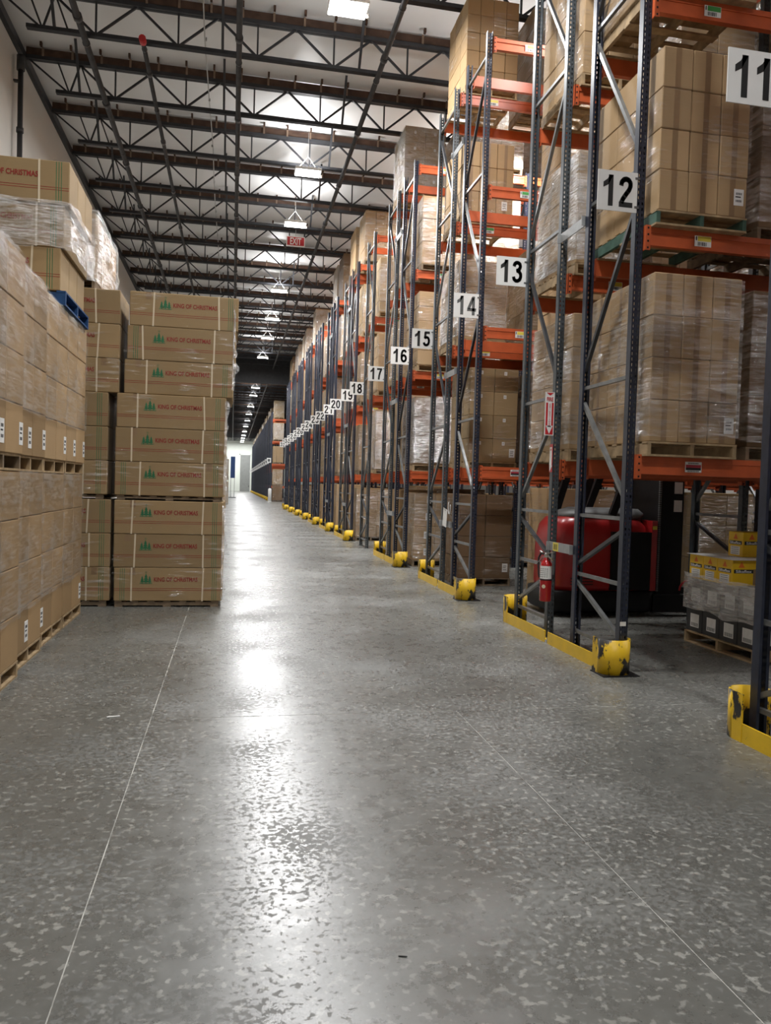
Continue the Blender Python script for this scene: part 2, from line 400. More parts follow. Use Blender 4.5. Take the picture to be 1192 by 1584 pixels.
struct('wall_back', MB().box(XL,XR,YB-0.25,YB,0,ZC+0.3), M['wall'], 'off-white wall behind the aisle')
struct('ceiling', MB().box(XL-0.25,XR+0.25,YB-0.25,YE+0.25,ZC,ZC+0.3), M['ceil'], 'white insulated underside of the roof')
d1=struct('door_1', MB().box(1.55,3.55,YE-0.12,YE,0,7.4), M['doorgrey'], 'tall grey door in the end wall')
MB().box(1.35,1.55,YE-0.16,YE,0,7.6).build('door_jamb', M['endwall'], d1)
MB().box(3.55,3.75,YE-0.16,YE,0,7.6).build('door_jamb', M['endwall'], d1)
MB().box(1.35,3.75,YE-0.16,YE,7.4,7.6).build('door_head', M['endwall'], d1)
MB().box(3.3,3.4,YE-0.16,YE-0.12,0.95,1.15).build('door_handle', M['black'], d1)
struct('trim_1', MB().box(XL,XL+0.10,YB,YE,ZC-0.34,ZC-0.16), M['steel'], 'dark steel ledger along the top of the side wall')
struct('trim_2', MB().box(XL,XR,56.9,57.05,9.0,ZC-0.01).box(XL,XR,56.82,57.13,8.94,9.02), M['steel'], 'dark draft curtain hanging below the roof across the aisle')

# standpipe on the left wall
sp=MB(); sp.tube([(XL+0.14,17.8,0.02),(XL+0.14,17.8,10.25)],0.055,12)
for z in (3.0,6.0,9.0): sp.tube([(XL+0.14,17.8,z-0.05),(XL+0.14,17.8,z+0.05)],0.075,12)
st=empty('standpipe',(0,0,0)); tag(st,'dark vertical fire standpipe fixed to the left side wall','pipe')
sp.build('riser_pipe',M['pipe'],st)
MB().tube([(XL+0.14,17.8,10.25),(XL+0.14,17.8,10.55)],0.085,12).build('top_fitting',M['pipe'],st)
for z in (2.2,5.0,7.8,10.0): MB().box(XL+0.006,XL+0.16,17.76,17.84,z,z+0.04).build('wall_bracket',M['pipe'],st)

# ------------------------------------------------------------------ roof joists
JY0, JDY = 15.9, 2.5
ZT, ZBc = 10.80, 10.13
JX0, JX1 = XL+0.10, 16.0
BN=[0.30+1.53*i for i in range(-2,10)]       # bottom nodes
TN=[x-0.765 for x in BN]+[BN[-1]+0.765]
mb_top=MB().box(JX0,JX1,-0.065,-0.008,ZT,ZT+0.08).box(JX0,JX1,0.008,0.065,ZT,ZT+0.08).box(JX0,JX1,-0.065,0.065,ZT+0.068,ZT+0.08)
me_top=mb_top.mesh('top_chord',M['steel'])
mb_bot=MB().box(JX0+0.62,JX1,-0.06,-0.008,ZBc,ZBc+0.07).box(JX0+0.62,JX1,0.008,0.06,ZBc,ZBc+0.07).box(JX0+0.62,JX1,-0.06,0.06,ZBc,ZBc+0.012)
me_bot=mb_bot.mesh('bottom_chord',M['steel'])
me_nail=MB().box(JX0,JX1,-0.055,0.055,ZT+0.08,ZC-0.04).mesh('wood_nailer',M['nailer'])
hg=MB()
x=JX0+0.35
while x<JX1:
    for s in (-1,1):
        hg.box(x-0.022,x+0.022,s*0.066-0.012,s*0.066+0.012,ZT+0.07,ZC-0.03)
    hg.box(x-0.022,x+0.022,-0.28,-0.20,ZC-0.09,ZC-0.002,1)
    x+=0.61
me_hang=hg.mesh('purlin_hangers',[M['hanger'],M['nailer']])
H=ZT-ZBc
me_vert=MB().bar((0,0,ZBc+0.03),(0,0,ZT+0.02),0.035,0.035,0,(0,1,0)).mesh('web_vertical',M['steel'])
me_dl=MB().bar((0,0,ZBc+0.04),(-0.765,0,ZT+0.03),0.04,0.04,0,(0,1,0)).mesh('web_diagonal',M['steel'])
me_dr=MB().bar((0,0,ZBc+0.04),(0.765,0,ZT+0.03),0.04,0.04,0,(0,1,0)).mesh('web_diagonal',M['steel'])
endw=[((JX0+0.02,ZT+0.03),(-3.72,ZBc+0.03)),((-3.98,ZT+0.03),(-3.72,ZBc+0.03)),((-3.72,ZBc+0.03),(-3.50,ZT+0.03)),((-3.25,ZBc+0.03),(-3.50,ZT+0.03))]
me_end=[MB().bar((a[0],0,a[1]),(b[0],0,b[1]),0.034,0.034,0,(0,1,0)).mesh('end_web',M['steel']) for a,b in endw]
allw=MB()
for bx_ in BN:
    allw.bar((bx_,0,ZBc+0.03),(bx_,0,ZT+0.02),0.035,0.035,0,(0,1,0)).bar((bx_,0,ZBc+0.04),(bx_-0.765,0,ZT+0.03),0.04,0.04,0,(0,1,0)).bar((bx_,0,ZBc+0.04),(bx_+0.765,0,ZT+0.03),0.04,0.04,0,(0,1,0))
for a,b in endw: allw.bar((a[0],0,a[1]),(b[0],0,b[1]),0.034,0.034,0,(0,1,0))
me_all=allw.mesh('web_members',M['steel'])
me_kick=MB().bar((0,0,ZBc+0.02),(0,-0.62,ZC-0.03),0.05,0.05,0,(1,0,0)).mesh('kicker_brace',M['steel'])
JLAB='dark open-web steel roof joist spanning across the aisle'
for k in range(-4,58):
    y=JY0+JDY*k
    if abs(y-57)<0.4 or y>YE-0.5: continue
    j=empty('roof_joist',(0,y,0)); tag(j,JLAB,'roof joist','open-web roof joists under the white roof')
    put('top_chord',me_top,j); put('bottom_chord',me_bot,j); put('wood_nailer',me_nail,j)
    if k<14: tag(put('purlin_hangers',me_hang,j),kind='stuff')
    if -1<=k<9:
        for bx_ in BN[:8]:
            put('web_vertical',me_vert,j,(bx_,0,0)); put('web_diagonal',me_dl,j,(bx_,0,0)); put('web_diagonal',me_dr,j,(bx_,0,0))
        for me in me_end: put('end_web',me,j)
    else:
        put('web_members',me_all,j)
    for kx in (-3.5,-0.38,2.35): put('kicker_brace',me_kick,j,(kx,0,0))

# sprinkler pipes, conduits
def pipe(name,x,z,r,y0,y1,label,step=2.5,redcap=False):
    o=empty(name,(x,0,z)); tag(o,label,'pipe')
    MB().tube([(0,y0,0),(0,y1,0)],r,10).build('pipe_run',M['pipe'],o)
    cm=MB().tube([(0,-0.06,0),(0,0.06,0)],r*1.35,10).mesh('coupling',M['pipe'])
    hm=MB().bar((0,0,0),(0,0,ZBc-z+0.03),0.02,0.02).tube([(0,-0.02,0),(0,0.02,0)],r*1.18,10).mesh('pipe_hanger',M['pipe'])
    y=y0+1.2; i=0
    while y<min(y1,60):
        put('coupling',cm,o,(0,y,0)); y+=step*1.3
    yy=JY0+JDY*math.ceil((y0-JY0)/JDY)
    while yy<min(y1,60): put('pipe_hanger',hm,o,(0,yy,0)); yy+=JDY
    if redcap: MB().tube([(0,y0-0.10,0),(0,y0+0.06,0)],r*1.5,10).build('red_end_cap',M['redsign'],o)
pipe('sprinkler_pipe',-2.93,10.0,0.062,YB+0.1,YE-3,'thick dark sprinkler pipe running under the joists beside the left wall')
pipe('sprinkler_pipe',-1.86,10.03,0.045,15.6,YE-3,'dark sprinkler pipe starting at a red end cap under the joists',redcap=True)
pipe('sprinkler_pipe',-0.06,10.02,0.055,YB+0.1,YE-3,'dark sprinkler pipe running under the joists above the open aisle')
pipe('sprinkler_pipe',2.72,10.02,0.055,YB+0.1,YE-3,'dark sprinkler pipe running under the joists beside the rack signs')
def conduit(x,z,label):
    o=empty('conduit',(x,0,z)); tag(o,label,'conduit')
    pts=[(0.02*math.sin(i*1.7),YB+0.2+i*2.5,0.03*math.sin(i*2.3)) for i in range(24)]
    MB().tube(pts,0.013,6).build('cable_run',M['conduit'],o)
    for i in range(2,20): MB().box(-0.02,0.02,YB+0.2+i*2.5-0.02,YB+0.2+i*2.5+0.02,-0.03,0.03).build('clip',M['conduit'],o)
conduit(-0.72,10.55,'thin grey electrical conduit threaded through the roof joists')

# ------------------------------------------------------------------ lamps
hb=MB().cbox(-0.34,0.34,-0.24,0.24,0.0,0.07,0.015)
for i in range(-3,4): hb.box(i*0.09-0.01,i*0.09+0.01,-0.22,0.22,0.07,0.11)
me_house=hb.mesh('housing',M['white'])
me_diff=MB().box(-0.32,0.32,-0.22,0.22,-0.012,0.0).mesh('diffuser',M['lampface'])
me_wire=MB().bar((-0.25,0,0.1),(0,0,0.42),0.008,0.008).bar((0.25,0,0.1),(0,0,0.42),0.008,0.008).bar((0,0,0.40),(0,0,ZC-9.8),0.01,0.01).mesh('hanging_wire',M['conduit'])
me_sens=MB().tube([(0.36,0.1,0.02),(0.36,0.1,-0.05)],[0.03,0.022],10).mesh('motion_sensor',M['white'])
LD={}
def lamp(x,y,z,watt,label,group,light=True,drop=False):
    o=empty('high_bay_lamp',(x,y,z)); tag(o,label,'ceiling lamp',group)
    put('housing',me_house,o); put('diffuser',me_diff,o); put('hanging_wire',me_wire,o)
    if drop: MB().bar((0,0,ZC-9.85),(0,0,ZC-z),0.01,0.01).build('drop_wire',M['conduit'],o)
    put('motion_sensor',me_sens,o)
    if light:
        if watt not in LD:
            ld=bpy.data.lights.new('lamp_light','AREA'); ld.shape='RECTANGLE'; ld.size=0.64; ld.size_y=0.44; ld.energy=watt; ld.color=LAMP_COL; LD[watt]=ld
        l=bpy.data.objects.new('lamp_light',LD[watt]); COL.objects.link(l); l.parent=o; l.location=(0,0,-0.02)
        kk=('up',watt)
        if kk not in LD:
            ld=bpy.data.lights.new('lamp_uplight','AREA'); ld.shape='RECTANGLE'; ld.size=0.6; ld.size_y=0.4; ld.energy=watt*UPLIGHT; ld.color=LAMP_COL; LD[kk]=ld
        l=bpy.data.objects.new('lamp_uplight',LD[kk]); COL.objects.link(l); l.parent=o; l.location=(0,0,0.125); l.rotation_euler=(PI,0,0)
AL='bright white rectangular high-bay lamp hanging over the open aisle'
for y in (-1.5,6.4,13.3,20.4,24.5,33.0,38.7,43.8,50.6,60.0,66.8,72.7,83.3,92.7,102.4,113,124,134,142,150,156):
    lamp(1.75,y,9.8,LAMP_W,AL,'lamps over the open aisle')
RL='bright white rectangular high-bay lamp hanging between the rack rows'
lamp(5.64,14.97,8.85,LAMP_RACK,'bright lamp hung low between the racks numbered fifteen and sixteen',None,drop=True)
for y in (5.55,10.25,14.95,19.6,22.4,26.9,31.5,36.2,40.9,45.6,50.3,64.0,134.0,148.0,156.0):
    for x in ({5.55:(14.0,22.0),10.25:(5.3,13.0,22.0),14.95:(12.0,19.0)}.get(y,(6.2,12.0,19.0)) if y<30 else ((6.2,14.0) if y<100 else (-2.2,5.6))):
        lamp(x,y,9.8,LAMP_RACK,RL,'lamps between the rack rows')

_ones='zero one two three four five six seven eight nine ten eleven twelve thirteen fourteen fifteen sixteen seventeen eighteen nineteen'.split()
def nw(n):
    if n<20: return _ones[n]
    return ('twenty','thirty')[n//10-2]+('' if n%10==0 else '-'+_ones[n%10])
# ------------------------------------------------------------------ pallet racks
LEV=[2.03,4.13,6.23,8.40]; BH=0.165; UPH=8.52
FX=3.62; BAY=2.45
UW=0.082; UD=0.075
def upright_mesh(mat,name='upright'):
    # C channel, perforated web at y=0 facing -Y, flanges running to +Y; origin at web centre
    mb=MB(); P=0.0508; n=int(UPH/P); t=0.004
    xs=[-UW/2,-0.026,-0.012,0.012,0.026,UW/2]
    for i in range(n):
        z0=i*P; za=z0+0.014; zb=z0+0.040; z1=z0+P
        mb.quad((xs[0],0,z0),(xs[5],0,z0),(xs[5],0,za),(xs[0],0,za))
        for a,b in ((0,1),(2,3),(4,5)): mb.quad((xs[a],0,za),(xs[b],0,za),(xs[b],0,zb),(xs[a],0,zb))
        mb.quad((xs[0],0,zb),(xs[5],0,zb),(xs[5],0,z1),(xs[0],0,z1))
    for s in (-1,1):
        x=s*UW/2
        mb.box(min(x,x-s*t),max(x,x-s*t),0,UD,0,UPH)
        mb.box(min(x-s*t,x-s*0.022),max(x-s*t,x-s*0.022),UD-t,UD,0,UPH)
    mb.box(-0.075,0.075,-0.02,0.11,0,0.008)
    return mb.mesh(name,mat)
ME_UP={'navy':upright_mesh(M['navy']),'slate':upright_mesh(M['slate'])}
HZ=[0.21,0.82,1.44,2.77,4.67,6.47,8.20]
DZ=[(0.30,0.74,1),(0.92,1.34,-1),(1.60,2.62,1),(2.95,4.40,-1),(4.85,6.33,1),(6.62,8.05,-1)]   # outer->inner if 1
def frame_meshes(depth):
    ys0,ys1=0.04,depth-0.04
    hs=[MB().bar((0,ys0,z),(0,ys1,z),0.035,0.035,0,(0,0,1)).mesh('horizontal_brace',M['galv']) for z in HZ]
    ds=[]
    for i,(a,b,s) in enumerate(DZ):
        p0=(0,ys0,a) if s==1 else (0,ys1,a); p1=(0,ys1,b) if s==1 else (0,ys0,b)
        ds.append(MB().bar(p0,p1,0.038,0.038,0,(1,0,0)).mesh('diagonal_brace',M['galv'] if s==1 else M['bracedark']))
    return hs,ds
FD=1.05
FM=frame_meshes(FD)
far_frame={}
for cname in ('navy','slate'):
    mb=MB()
    for y in (0,FD): mb.box(-UW/2,UW/2,y-(0 if y==0 else UD),y+(UD if y==0 else 0),0,UPH)
    for z in HZ: mb.bar((0,0.04,z),(0,FD-0.04,z),0.035,0.035)
    for (a,b,s) in DZ:
        p0=(0,0.04,a) if s==1 else (0,FD-0.04,a); p1=(0,FD-0.04,b) if s==1 else (0,0.04,b)
        mb.bar(p0,p1,0.038,0.038,0,(1,0,0))
    far_frame[cname]=mb.mesh('upright_frame',M[cname])
bm_=MB(); L_=BAY-UW-0.01
bm_.box(-L_/2,L_/2,-0.02,0.03,-BH,0)
bm_.box(-L_/2,L_/2,-0.028,-0.02,-BH,-BH+0.035)
bm_.box(-L_/2,L_/2,-0.028,-0.02,-0.05,0.0)
ME_BEAM=bm_.mesh('beam',M['orange'])
cn=MB().box(-0.025,0.025,-0.032,-0.022,-BH-0.045,0.015).box(-0.025,-0.015,-0.032,0.04,-BH-0.045,0.015)
for z in (-0.19,-0.13,-0.07,-0.01): cn.box(-0.008,0.008,-0.034,-0.031,z-0.009,z+0.009,1)
ME_CONN=cn.mesh('beam_connector',[M['orange'],M['black']])
def sticker_mesh(kind):
    mb=MB(); w_,h_=0.17,0.098
    mb.box(-w_/2,w_/2,-0.002,0,-h_/2,h_/2,0)
    if kind=='red':
        mb.box(-w_/2+0.006,w_/2-0.006,-0.003,-0.002,-0.005,0.022,1); mb.box(-w_/2+0.006,w_/2-0.006,-0.003,-0.002,-0.028,-0.005,2)
        for i in range(14): mb.box(-0.06+i*0.0088,-0.06+i*0.0088+0.004,-0.003,-0.002,-0.046,-0.031,2)
        for i in range(10): mb.box(-0.055+i*0.011,-0.055+i*0.011+0.006,-0.003,-0.002,0.028,0.042,2)
    else:
        mb.box(-w_/2+0.03,w_/2-0.004,-0.003,-0.002,0.0,h_/2-0.004,1)
        mb.box(-w_/2+0.010,-w_/2+0.020,-0.003,-0.002,0.005,h_/2-0.008,2)
        rnd=random.Random(3); x=-0.055
        while x<0.045:
            d=rnd.choice((0.003,0.005,0.007)); mb.box(x,x+d,-0.003,-0.002,-0.042,-0.008,2); x+=d+rnd.choice((0.003,0.004,0.006))
    return mb.mesh('beam_label',[M['paper'],M['label'+kind],M['blackprint']])
ST={k:sticker_mesh(k) for k in ('yellow','green','red')}

def rack_row(num, y0, depth, flip, cname, nb, detail, label, levels=LEV, stickers=True, fx=FX):
    """one rack row: end frame at x=fx, rows run to +X. y0 = near upright web, flip: outer side is the far one."""
    o=empty('pallet_rack',(fx,y0,0)); tag(o,label,'pallet rack','pallet racks in the numbered rows')
    for b in range(nb+1):
        X=b*BAY
        if detail:
            put('upright',ME_UP[cname],o,(X,0,0)); put('upright',ME_UP[cname],o,(X,depth,0),rz=PI)
            hs,ds=FM; fr=0 if not flip else PI
            yy=0 if not flip else depth
            for me in hs+ds: put(me.name.split('.')[0],me,o,(X,yy,0),rz=fr)
        else:
            put('upright_frame',far_frame[cname],o,(X,0 if not flip else depth,0),rz=0 if not flip else PI)
    for b in range(nb):
        for li,z in enumerate(levels):
            for side in (0,1):
                rz=0 if side==0 else PI; yy=-0.012 if side==0 else depth+0.012
                bo=put('beam',ME_BEAM,o,(b*BAY+BAY/2,yy,z),rz=rz)
                if detail:
                    for s in (-1,1):
                        put('beam_connector',ME_CONN,bo,(s*(L_/2-0.02),0,0))
                    if stickers and b<2 and side==0:
                        k={0:'red',1:'yellow',2:'green',3:'yellow'}[li]
                        put('beam_label',ST[k],bo,(-0.60,-0.029,-0.085))
                        if b==0 and li<3: put('beam_label',ST[k],bo,(0.62,-0.029,-0.085))
    return o
GAP=0.62
PAIRS=[(6.58,12),(11.20,14),(15.85,16),(23.3,19),(27.95,21),(32.6,23),(37.25,25),(41.9,27),(46.55,29),(51.2,31)]
ROWS={}   # num -> (near y, flip)
for y0,num in PAIRS:
    near=y0<17; mid=y0<28
    nb=4 if near else (3 if mid else 2)
    ROWS[num]=y0; ROWS[num+1]=y0+FD+GAP
    rack_row(num,y0,FD,False,'navy',nb,near or y0<24,'orange-beamed pallet rack with dark navy uprights behind the sign reading '+nw(num))
    rack_row(num+1,y0+FD+GAP,FD,True,'slate' if num<20 else 'navy',nb,near or y0<24,'orange-beamed pallet rack with dark slate uprights behind the sign reading '+nw(num+1) if num<20 else 'orange-beamed pallet rack with dark navy uprights behind the sign reading '+nw(num+1))
ROWS[18]=20.5
rack_row(18,20.5,FD,True,'slate',3,True,'single pallet rack with dark uprights and no yellow guard, behind the sign reading eighteen')
ROWS[11]=4.72-FD
rack_row(11,4.72-FD,FD,True,'navy',2,True,'pallet rack with dark navy uprights behind the sign reading eleven',stickers=False)
rack_row(10,4.72-FD-GAP-FD,FD,False,'navy',2,False,'pallet rack standing back to back with the rack behind the sign reading eleven')

# row spacers (light grey flat bars)
sm_=MB().box(-0.006,0.006,0,GAP,-0.05,0.05).box(-0.04,0.006,0,0.01,-0.05,0.05).box(-0.04,0.006,GAP-0.01,GAP,-0.05,0.05).mesh('row_spacer',M['spacer'])
for y0,num in PAIRS[:5]:
    for z in ((1.06,4.53,7.5) if num==12 else (1.08,3.62,7.35)):
        o=put('row_spacer',sm_,None,(FX-0.045,y0+FD,z))
        tag(o,'light grey flat spacer bar joining the racks numbered %s and %s'%(nw(num),nw(num+1)),'rack spacer','row spacers of racks %s and %s'%(nw(num),nw(num+1)))
yt=MB().box(-0.008,-0.0065,0.36,0.50,-0.048,0.048,0)
for i in range(3): yt.box(-0.0095,-0.008,0.39+i*0.035,0.405+i*0.035,-0.03,0.03,1)
tag(yt.build('caution_sticker',[M['labelyellow'],M['blackprint']],None,(FX-0.045,6.58+FD,1.06)),'small yellow caution sticker on the light grey spacer above the extinguisher','sticker')
tag(MB().box(-0.03,0.03,-0.002,0,-0.02,0.02).build('white_tag',M['paper'],None,(FX-0.01,6.575,0.46)),'small white tag stuck low on the rack upright above the scuffed guard','tag')

# yellow end guards
def arc_shell(r,t,h,a0,a1,n=14):
    mb=MB(); vs=[]
    for i in range(n+1):
        a=a0+(a1-a0)*i/n
        for rr in (r,r-t):
            for z in (0,h): vs.append((rr*math.cos(a),rr*math.sin(a),z))
    fs=[]
    for i in range(n):
        b=i*4; c=b+4
        fs+=[(b,c,c+1,b+1),(b+2,b+3,c+3,c+2),(b+1,c+1,c+3,b+3),(b,b+2,c+2,c)]
    fs+=[(0,1,3,2),(n*4,n*4+2,n*4+3,n*4+1)]
    mb.add(vs,fs,0,True); return mb
GN=arc_shell(0.155,0.012,0.33,PI*1.0,PI*2.0); 
GN.box(-0.155,-0.143,-0.0,0.10,0,0.33); GN.box(-0.17,0.19,-0.17,0.10,0,0.01,1)
ME_GN=GN.mesh('curved_guard_plate',[M['yellowscuff'],M['black']])
GF=arc_shell(0.155,0.012,0.33,0.0,PI); GF.box(-0.155,-0.143,-0.10,0,0,0.33)
ME_GF=GF.mesh('curved_guard_plate',M['yellowscuff'])
def rail_mesh(L): return MB().box(-0.006,0.006,0,L,0,0.13).box(0.006,0.10,0,L,0,0.012).mesh('guard_rail',M['yellow'])
def guard(y0,y1,num,tall=True):
    o=empty('rack_end_guard',(FX,y0,0)); 
    tag(o,'yellow steel end guard along the foot of the racks numbered %s and %s'%(nw(num),nw(num+1)),'rack guard','yellow rack end guards')
    L=y1-y0; half=L/2
    put('curved_guard_plate',ME_GN,o,(-0.10,-0.0,0)); put('curved_guard_plate',ME_GF,o,(-0.02,L,0))
    put('guard_rail',rail_mesh(half-0.10),o,(-0.165,0.08,0)); put('guard_rail',rail_mesh(half-0.04),o,(-0.165,half+0.06,0))
    MB().box(-0.02,0.10,-0.03,0.03,0,0.03).tube([(0.0,0,0.03),(0.0,0,0.06)],0.014,8).build('anchor_plate',M['chrome'],o,(-0.15,half+0.02,0))
guard(4.72-2*FD-GAP,4.72,10)
for y0,num in PAIRS: guard(y0,y0+2*FD+GAP,num)

# number signs
DIG={
 0:dict(e=[(.29,.5,.20,.41)]),
 1:dict(r=[(.26,.45,0,1)],p=[[(.45,1),(.31,1),(.22,.86),(.06,.75),(.06,.58),(.26,.68)]]),
 2:dict(l=[[(.10,.68),(.12,.80),(.20,.885),(.30,.91),(.40,.88),(.465,.80),(.47,.69),(.42,.57),(.31,.43),(.19,.27),(.12,.13)]],r=[(.03,.57,0,.165)]),
 3:dict(l=[[(.10,.73),(.14,.85),(.22,.905),(.32,.905),(.41,.85),(.44,.74),(.40,.63),(.30,.56),(.22,.55)],[(.26,.55),(.38,.51),(.46,.41),(.47,.29),(.42,.16),(.31,.095),(.21,.095),(.12,.16),(.09,.28)]]),
 4:dict(l=[[(.38,.93),(.11,.33)]],r=[(.03,.59,.215,.375),(.33,.50,0,1)]),
 5:dict(r=[(.15,.53,.835,1)],l=[[(.21,.95),(.165,.52)],[(.15,.53),(.22,.60),(.32,.615),(.42,.57),(.475,.46),(.475,.31),(.43,.18),(.33,.10),(.22,.095),(.13,.15),(.09,.27)]]),
 6:dict(e=[(.30,.315,.185,.225)],l=[[(.47,.76),(.41,.87),(.30,.91),(.19,.85),(.125,.70),(.105,.50),(.115,.32)]]),
 7:dict(r=[(.05,.56,.835,1)],l=[[(.47,.88),(.36,.64),(.28,.36),(.24,.0)]]),
 8:dict(e=[(.30,.715,.165,.19),(.30,.285,.19,.195)]),
 9:dict(e=[(.30,.685,.185,.225)],l=[[(.13,.24),(.19,.13),(.30,.09),(.41,.15),(.475,.30),(.495,.50),(.485,.68)]]),
}
_nm={}
def numeral_mesh(num,mat):
    if (num,mat) in _nm: return _nm[num,mat]
    mb=MB(); T=.17; ox=0.0
    def q(pts): mb.add([(ox+a,0,b) for a,b in pts],[tuple(range(len(pts)))])
    def stroke(pts,closed=False):
        n=len(pts); segs=n if closed else n-1
        for i in range(segs):
            a=Vector(pts[i]).to_2d(); b=Vector(pts[(i+1)%n]).to_2d(); d=(b-a).normalized(); nn=Vector((-d.y,d.x))*T/2
            q([tuple(a-nn),tuple(b-nn),tuple(b+nn),tuple(a+nn)])
        for i in range(0 if closed else 1,n if closed else n-1):
            c=pts[i]; q([(c[0]+T/2*math.cos(2*PI*k/10),c[1]+T/2*math.sin(2*PI*k/10)) for k in range(10)])
    for ch in str(num):
        d=DIG[int(ch)]
        for (x0,x1,z0,z1) in d.get('r',[]): q([(x0,z0),(x1,z0),(x1,z1),(x0,z1)])
        for p in d.get('p',[]): q(p)
        for l in d.get('l',[]): stroke(l)
        for (cx,cy,rx,ry) in d.get('e',[]): stroke([(cx+rx*math.cos(2*PI*k/22),cy+ry*math.sin(2*PI*k/22)) for k in range(22)],True)
        ox+=0.66
    W=ox-0.06
    for i,(a,b,c) in enumerate(mb.v): mb.v[i]=((a-W/2),b,c-0.5)
    _nm[num,mat]=(mb.mesh('numerals',M[mat]),W); return _nm[num,mat]
def number_sign(num,y,z=4.43,grey=False,X=FX):
    o=empty('row_number_sign',(X-0.24,y-0.012,z)); tag(o,'white square sign reading %s in bold black, flagged out from a rack upright'%nw(num) if not grey else 'white square sign reading %s in faded grey, flagged out from a rack upright'%nw(num),'number sign','row number signs')
    MB().box(-0.195,0.195,-0.004,0.004,-0.18,0.18).build('sign_panel',M['white'],o)
    me,W=numeral_mesh(num,'greyprint' if grey else 'blackprint')
    put('numerals',me,o,(0,-0.0055,0),scale=(0.315/W,1,0.28))
    MB().box(0.17,0.215,-0.008,0.012,0.12,0.14).box(0.17,0.215,-0.008,0.012,-0.14,-0.12).build('mounting_clip',M['galv'],o)
number_sign(11,4.72,4.50)
for y0,num in PAIRS:
    number_sign(num,y0,grey=(num==14)); number_sign(num+1,y0+2*FD+GAP)
number_sign(18,20.5+FD)

# second rack block beyond the cross aisle
LEV2=[1.45,3.6,5.75,7.85]
k=0; y=74.0
while y<150:
    for r,fl_ in ((0,False),(1,True)):
        yy=y+r*(FD+GAP)
        rack_row(0,yy,FD,fl_,'navy',1,False,'dark pallet rack in the rack block beyond the cross aisle',levels=LEV2 if k==0 else LEV2[:2])
    o=empty('row_number_sign',(FX-0.24,y-0.02,3.9)); tag(o,'tiny white number sign in the rack block beyond the cross aisle','number sign','far row number signs')
    MB().box(-0.195,0.195,-0.004,0.004,-0.22,0.22).build('sign_panel',M['white'],o); MB().box(-0.12,0.12,-0.006,-0.004,-0.13,0.13).build('numerals',M['greyprint'],o)
    g2=empty('rack_end_guard',(FX,y,0)); tag(g2,'small yellow end guard in the rack block beyond the cross aisle','rack guard','far yellow rack end guards')
    put('curved_guard_plate',ME_GN,g2,(-0.10,0,0)); put('curved_guard_plate',ME_GF,g2,(-0.02,2*FD+GAP,0)); put('guard_rail',rail_mesh(2*FD+GAP-0.1),g2,(-0.165,0.05,0))
    y+=4.75; k+=1

# ------------------------------------------------------------------ pallets, cartons, wrap
_pm={}
def pallet(x0,x1,y0,y1,z,label,mat='wood',group=None,detail=True,h=0.135,axis='y',post=None):
    """stringers run along `axis`."""
    o=empty('wooden_pallet',((x0+x1)/2,(y0+y1)/2,z)); tag(o,label,'pallet',group)
    a,b=(x1-x0)/2,(y1-y0)/2
    pieces=[]
    if axis=='y':
        for s in (-1,0,1): pieces.append(('stringer',(s*(a-0.022)-0.019,s*(a-0.022)+0.019,-b,b,0.018,h-0.018),post or mat))
        n=7
        for i in range(n):
            c=-b+0.045+(2*b-0.09)*i/(n-1); pieces.append(('deck_board',(-a,a,c-0.045,c+0.045,h-0.018,h),mat))
        for c in (-b+0.05,0,b-0.05): pieces.append(('bottom_board',(-a,a,c-0.05,c+0.05,0,0.018),mat))
    else:
        for s in (-1,0,1): pieces.append(('stringer',(-a,a,s*(b-0.022)-0.019,s*(b-0.022)+0.019,0.018,h-0.018),post or mat))
        n=7
        for i in range(n):
            c=-a+0.045+(2*a-0.09)*i/(n-1); pieces.append(('deck_board',(c-0.045,c+0.045,-b,b,h-0.018,h),mat))
        for c in (-a+0.05,0,a-0.05): pieces.append(('bottom_board',(c-0.05,c+0.05,-b,b,0,0.018),mat))
    for nm,bx_,mt in pieces:
        sx,sy,sz=bx_[1]-bx_[0],bx_[3]-bx_[2],bx_[5]-bx_[4]
        key=(nm,round(sx,3),round(sy,3),round(sz,3),mt)
        if key not in _pm: _pm[key]=MB().box(-sx/2,sx/2,-sy/2,sy/2,-sz/2,sz/2).mesh(nm,M[mt])
        put(nm,_pm[key],o,((bx_[0]+bx_[1])/2,(bx_[2]+bx_[3])/2,(bx_[4]+bx_[5])/2))
    return o

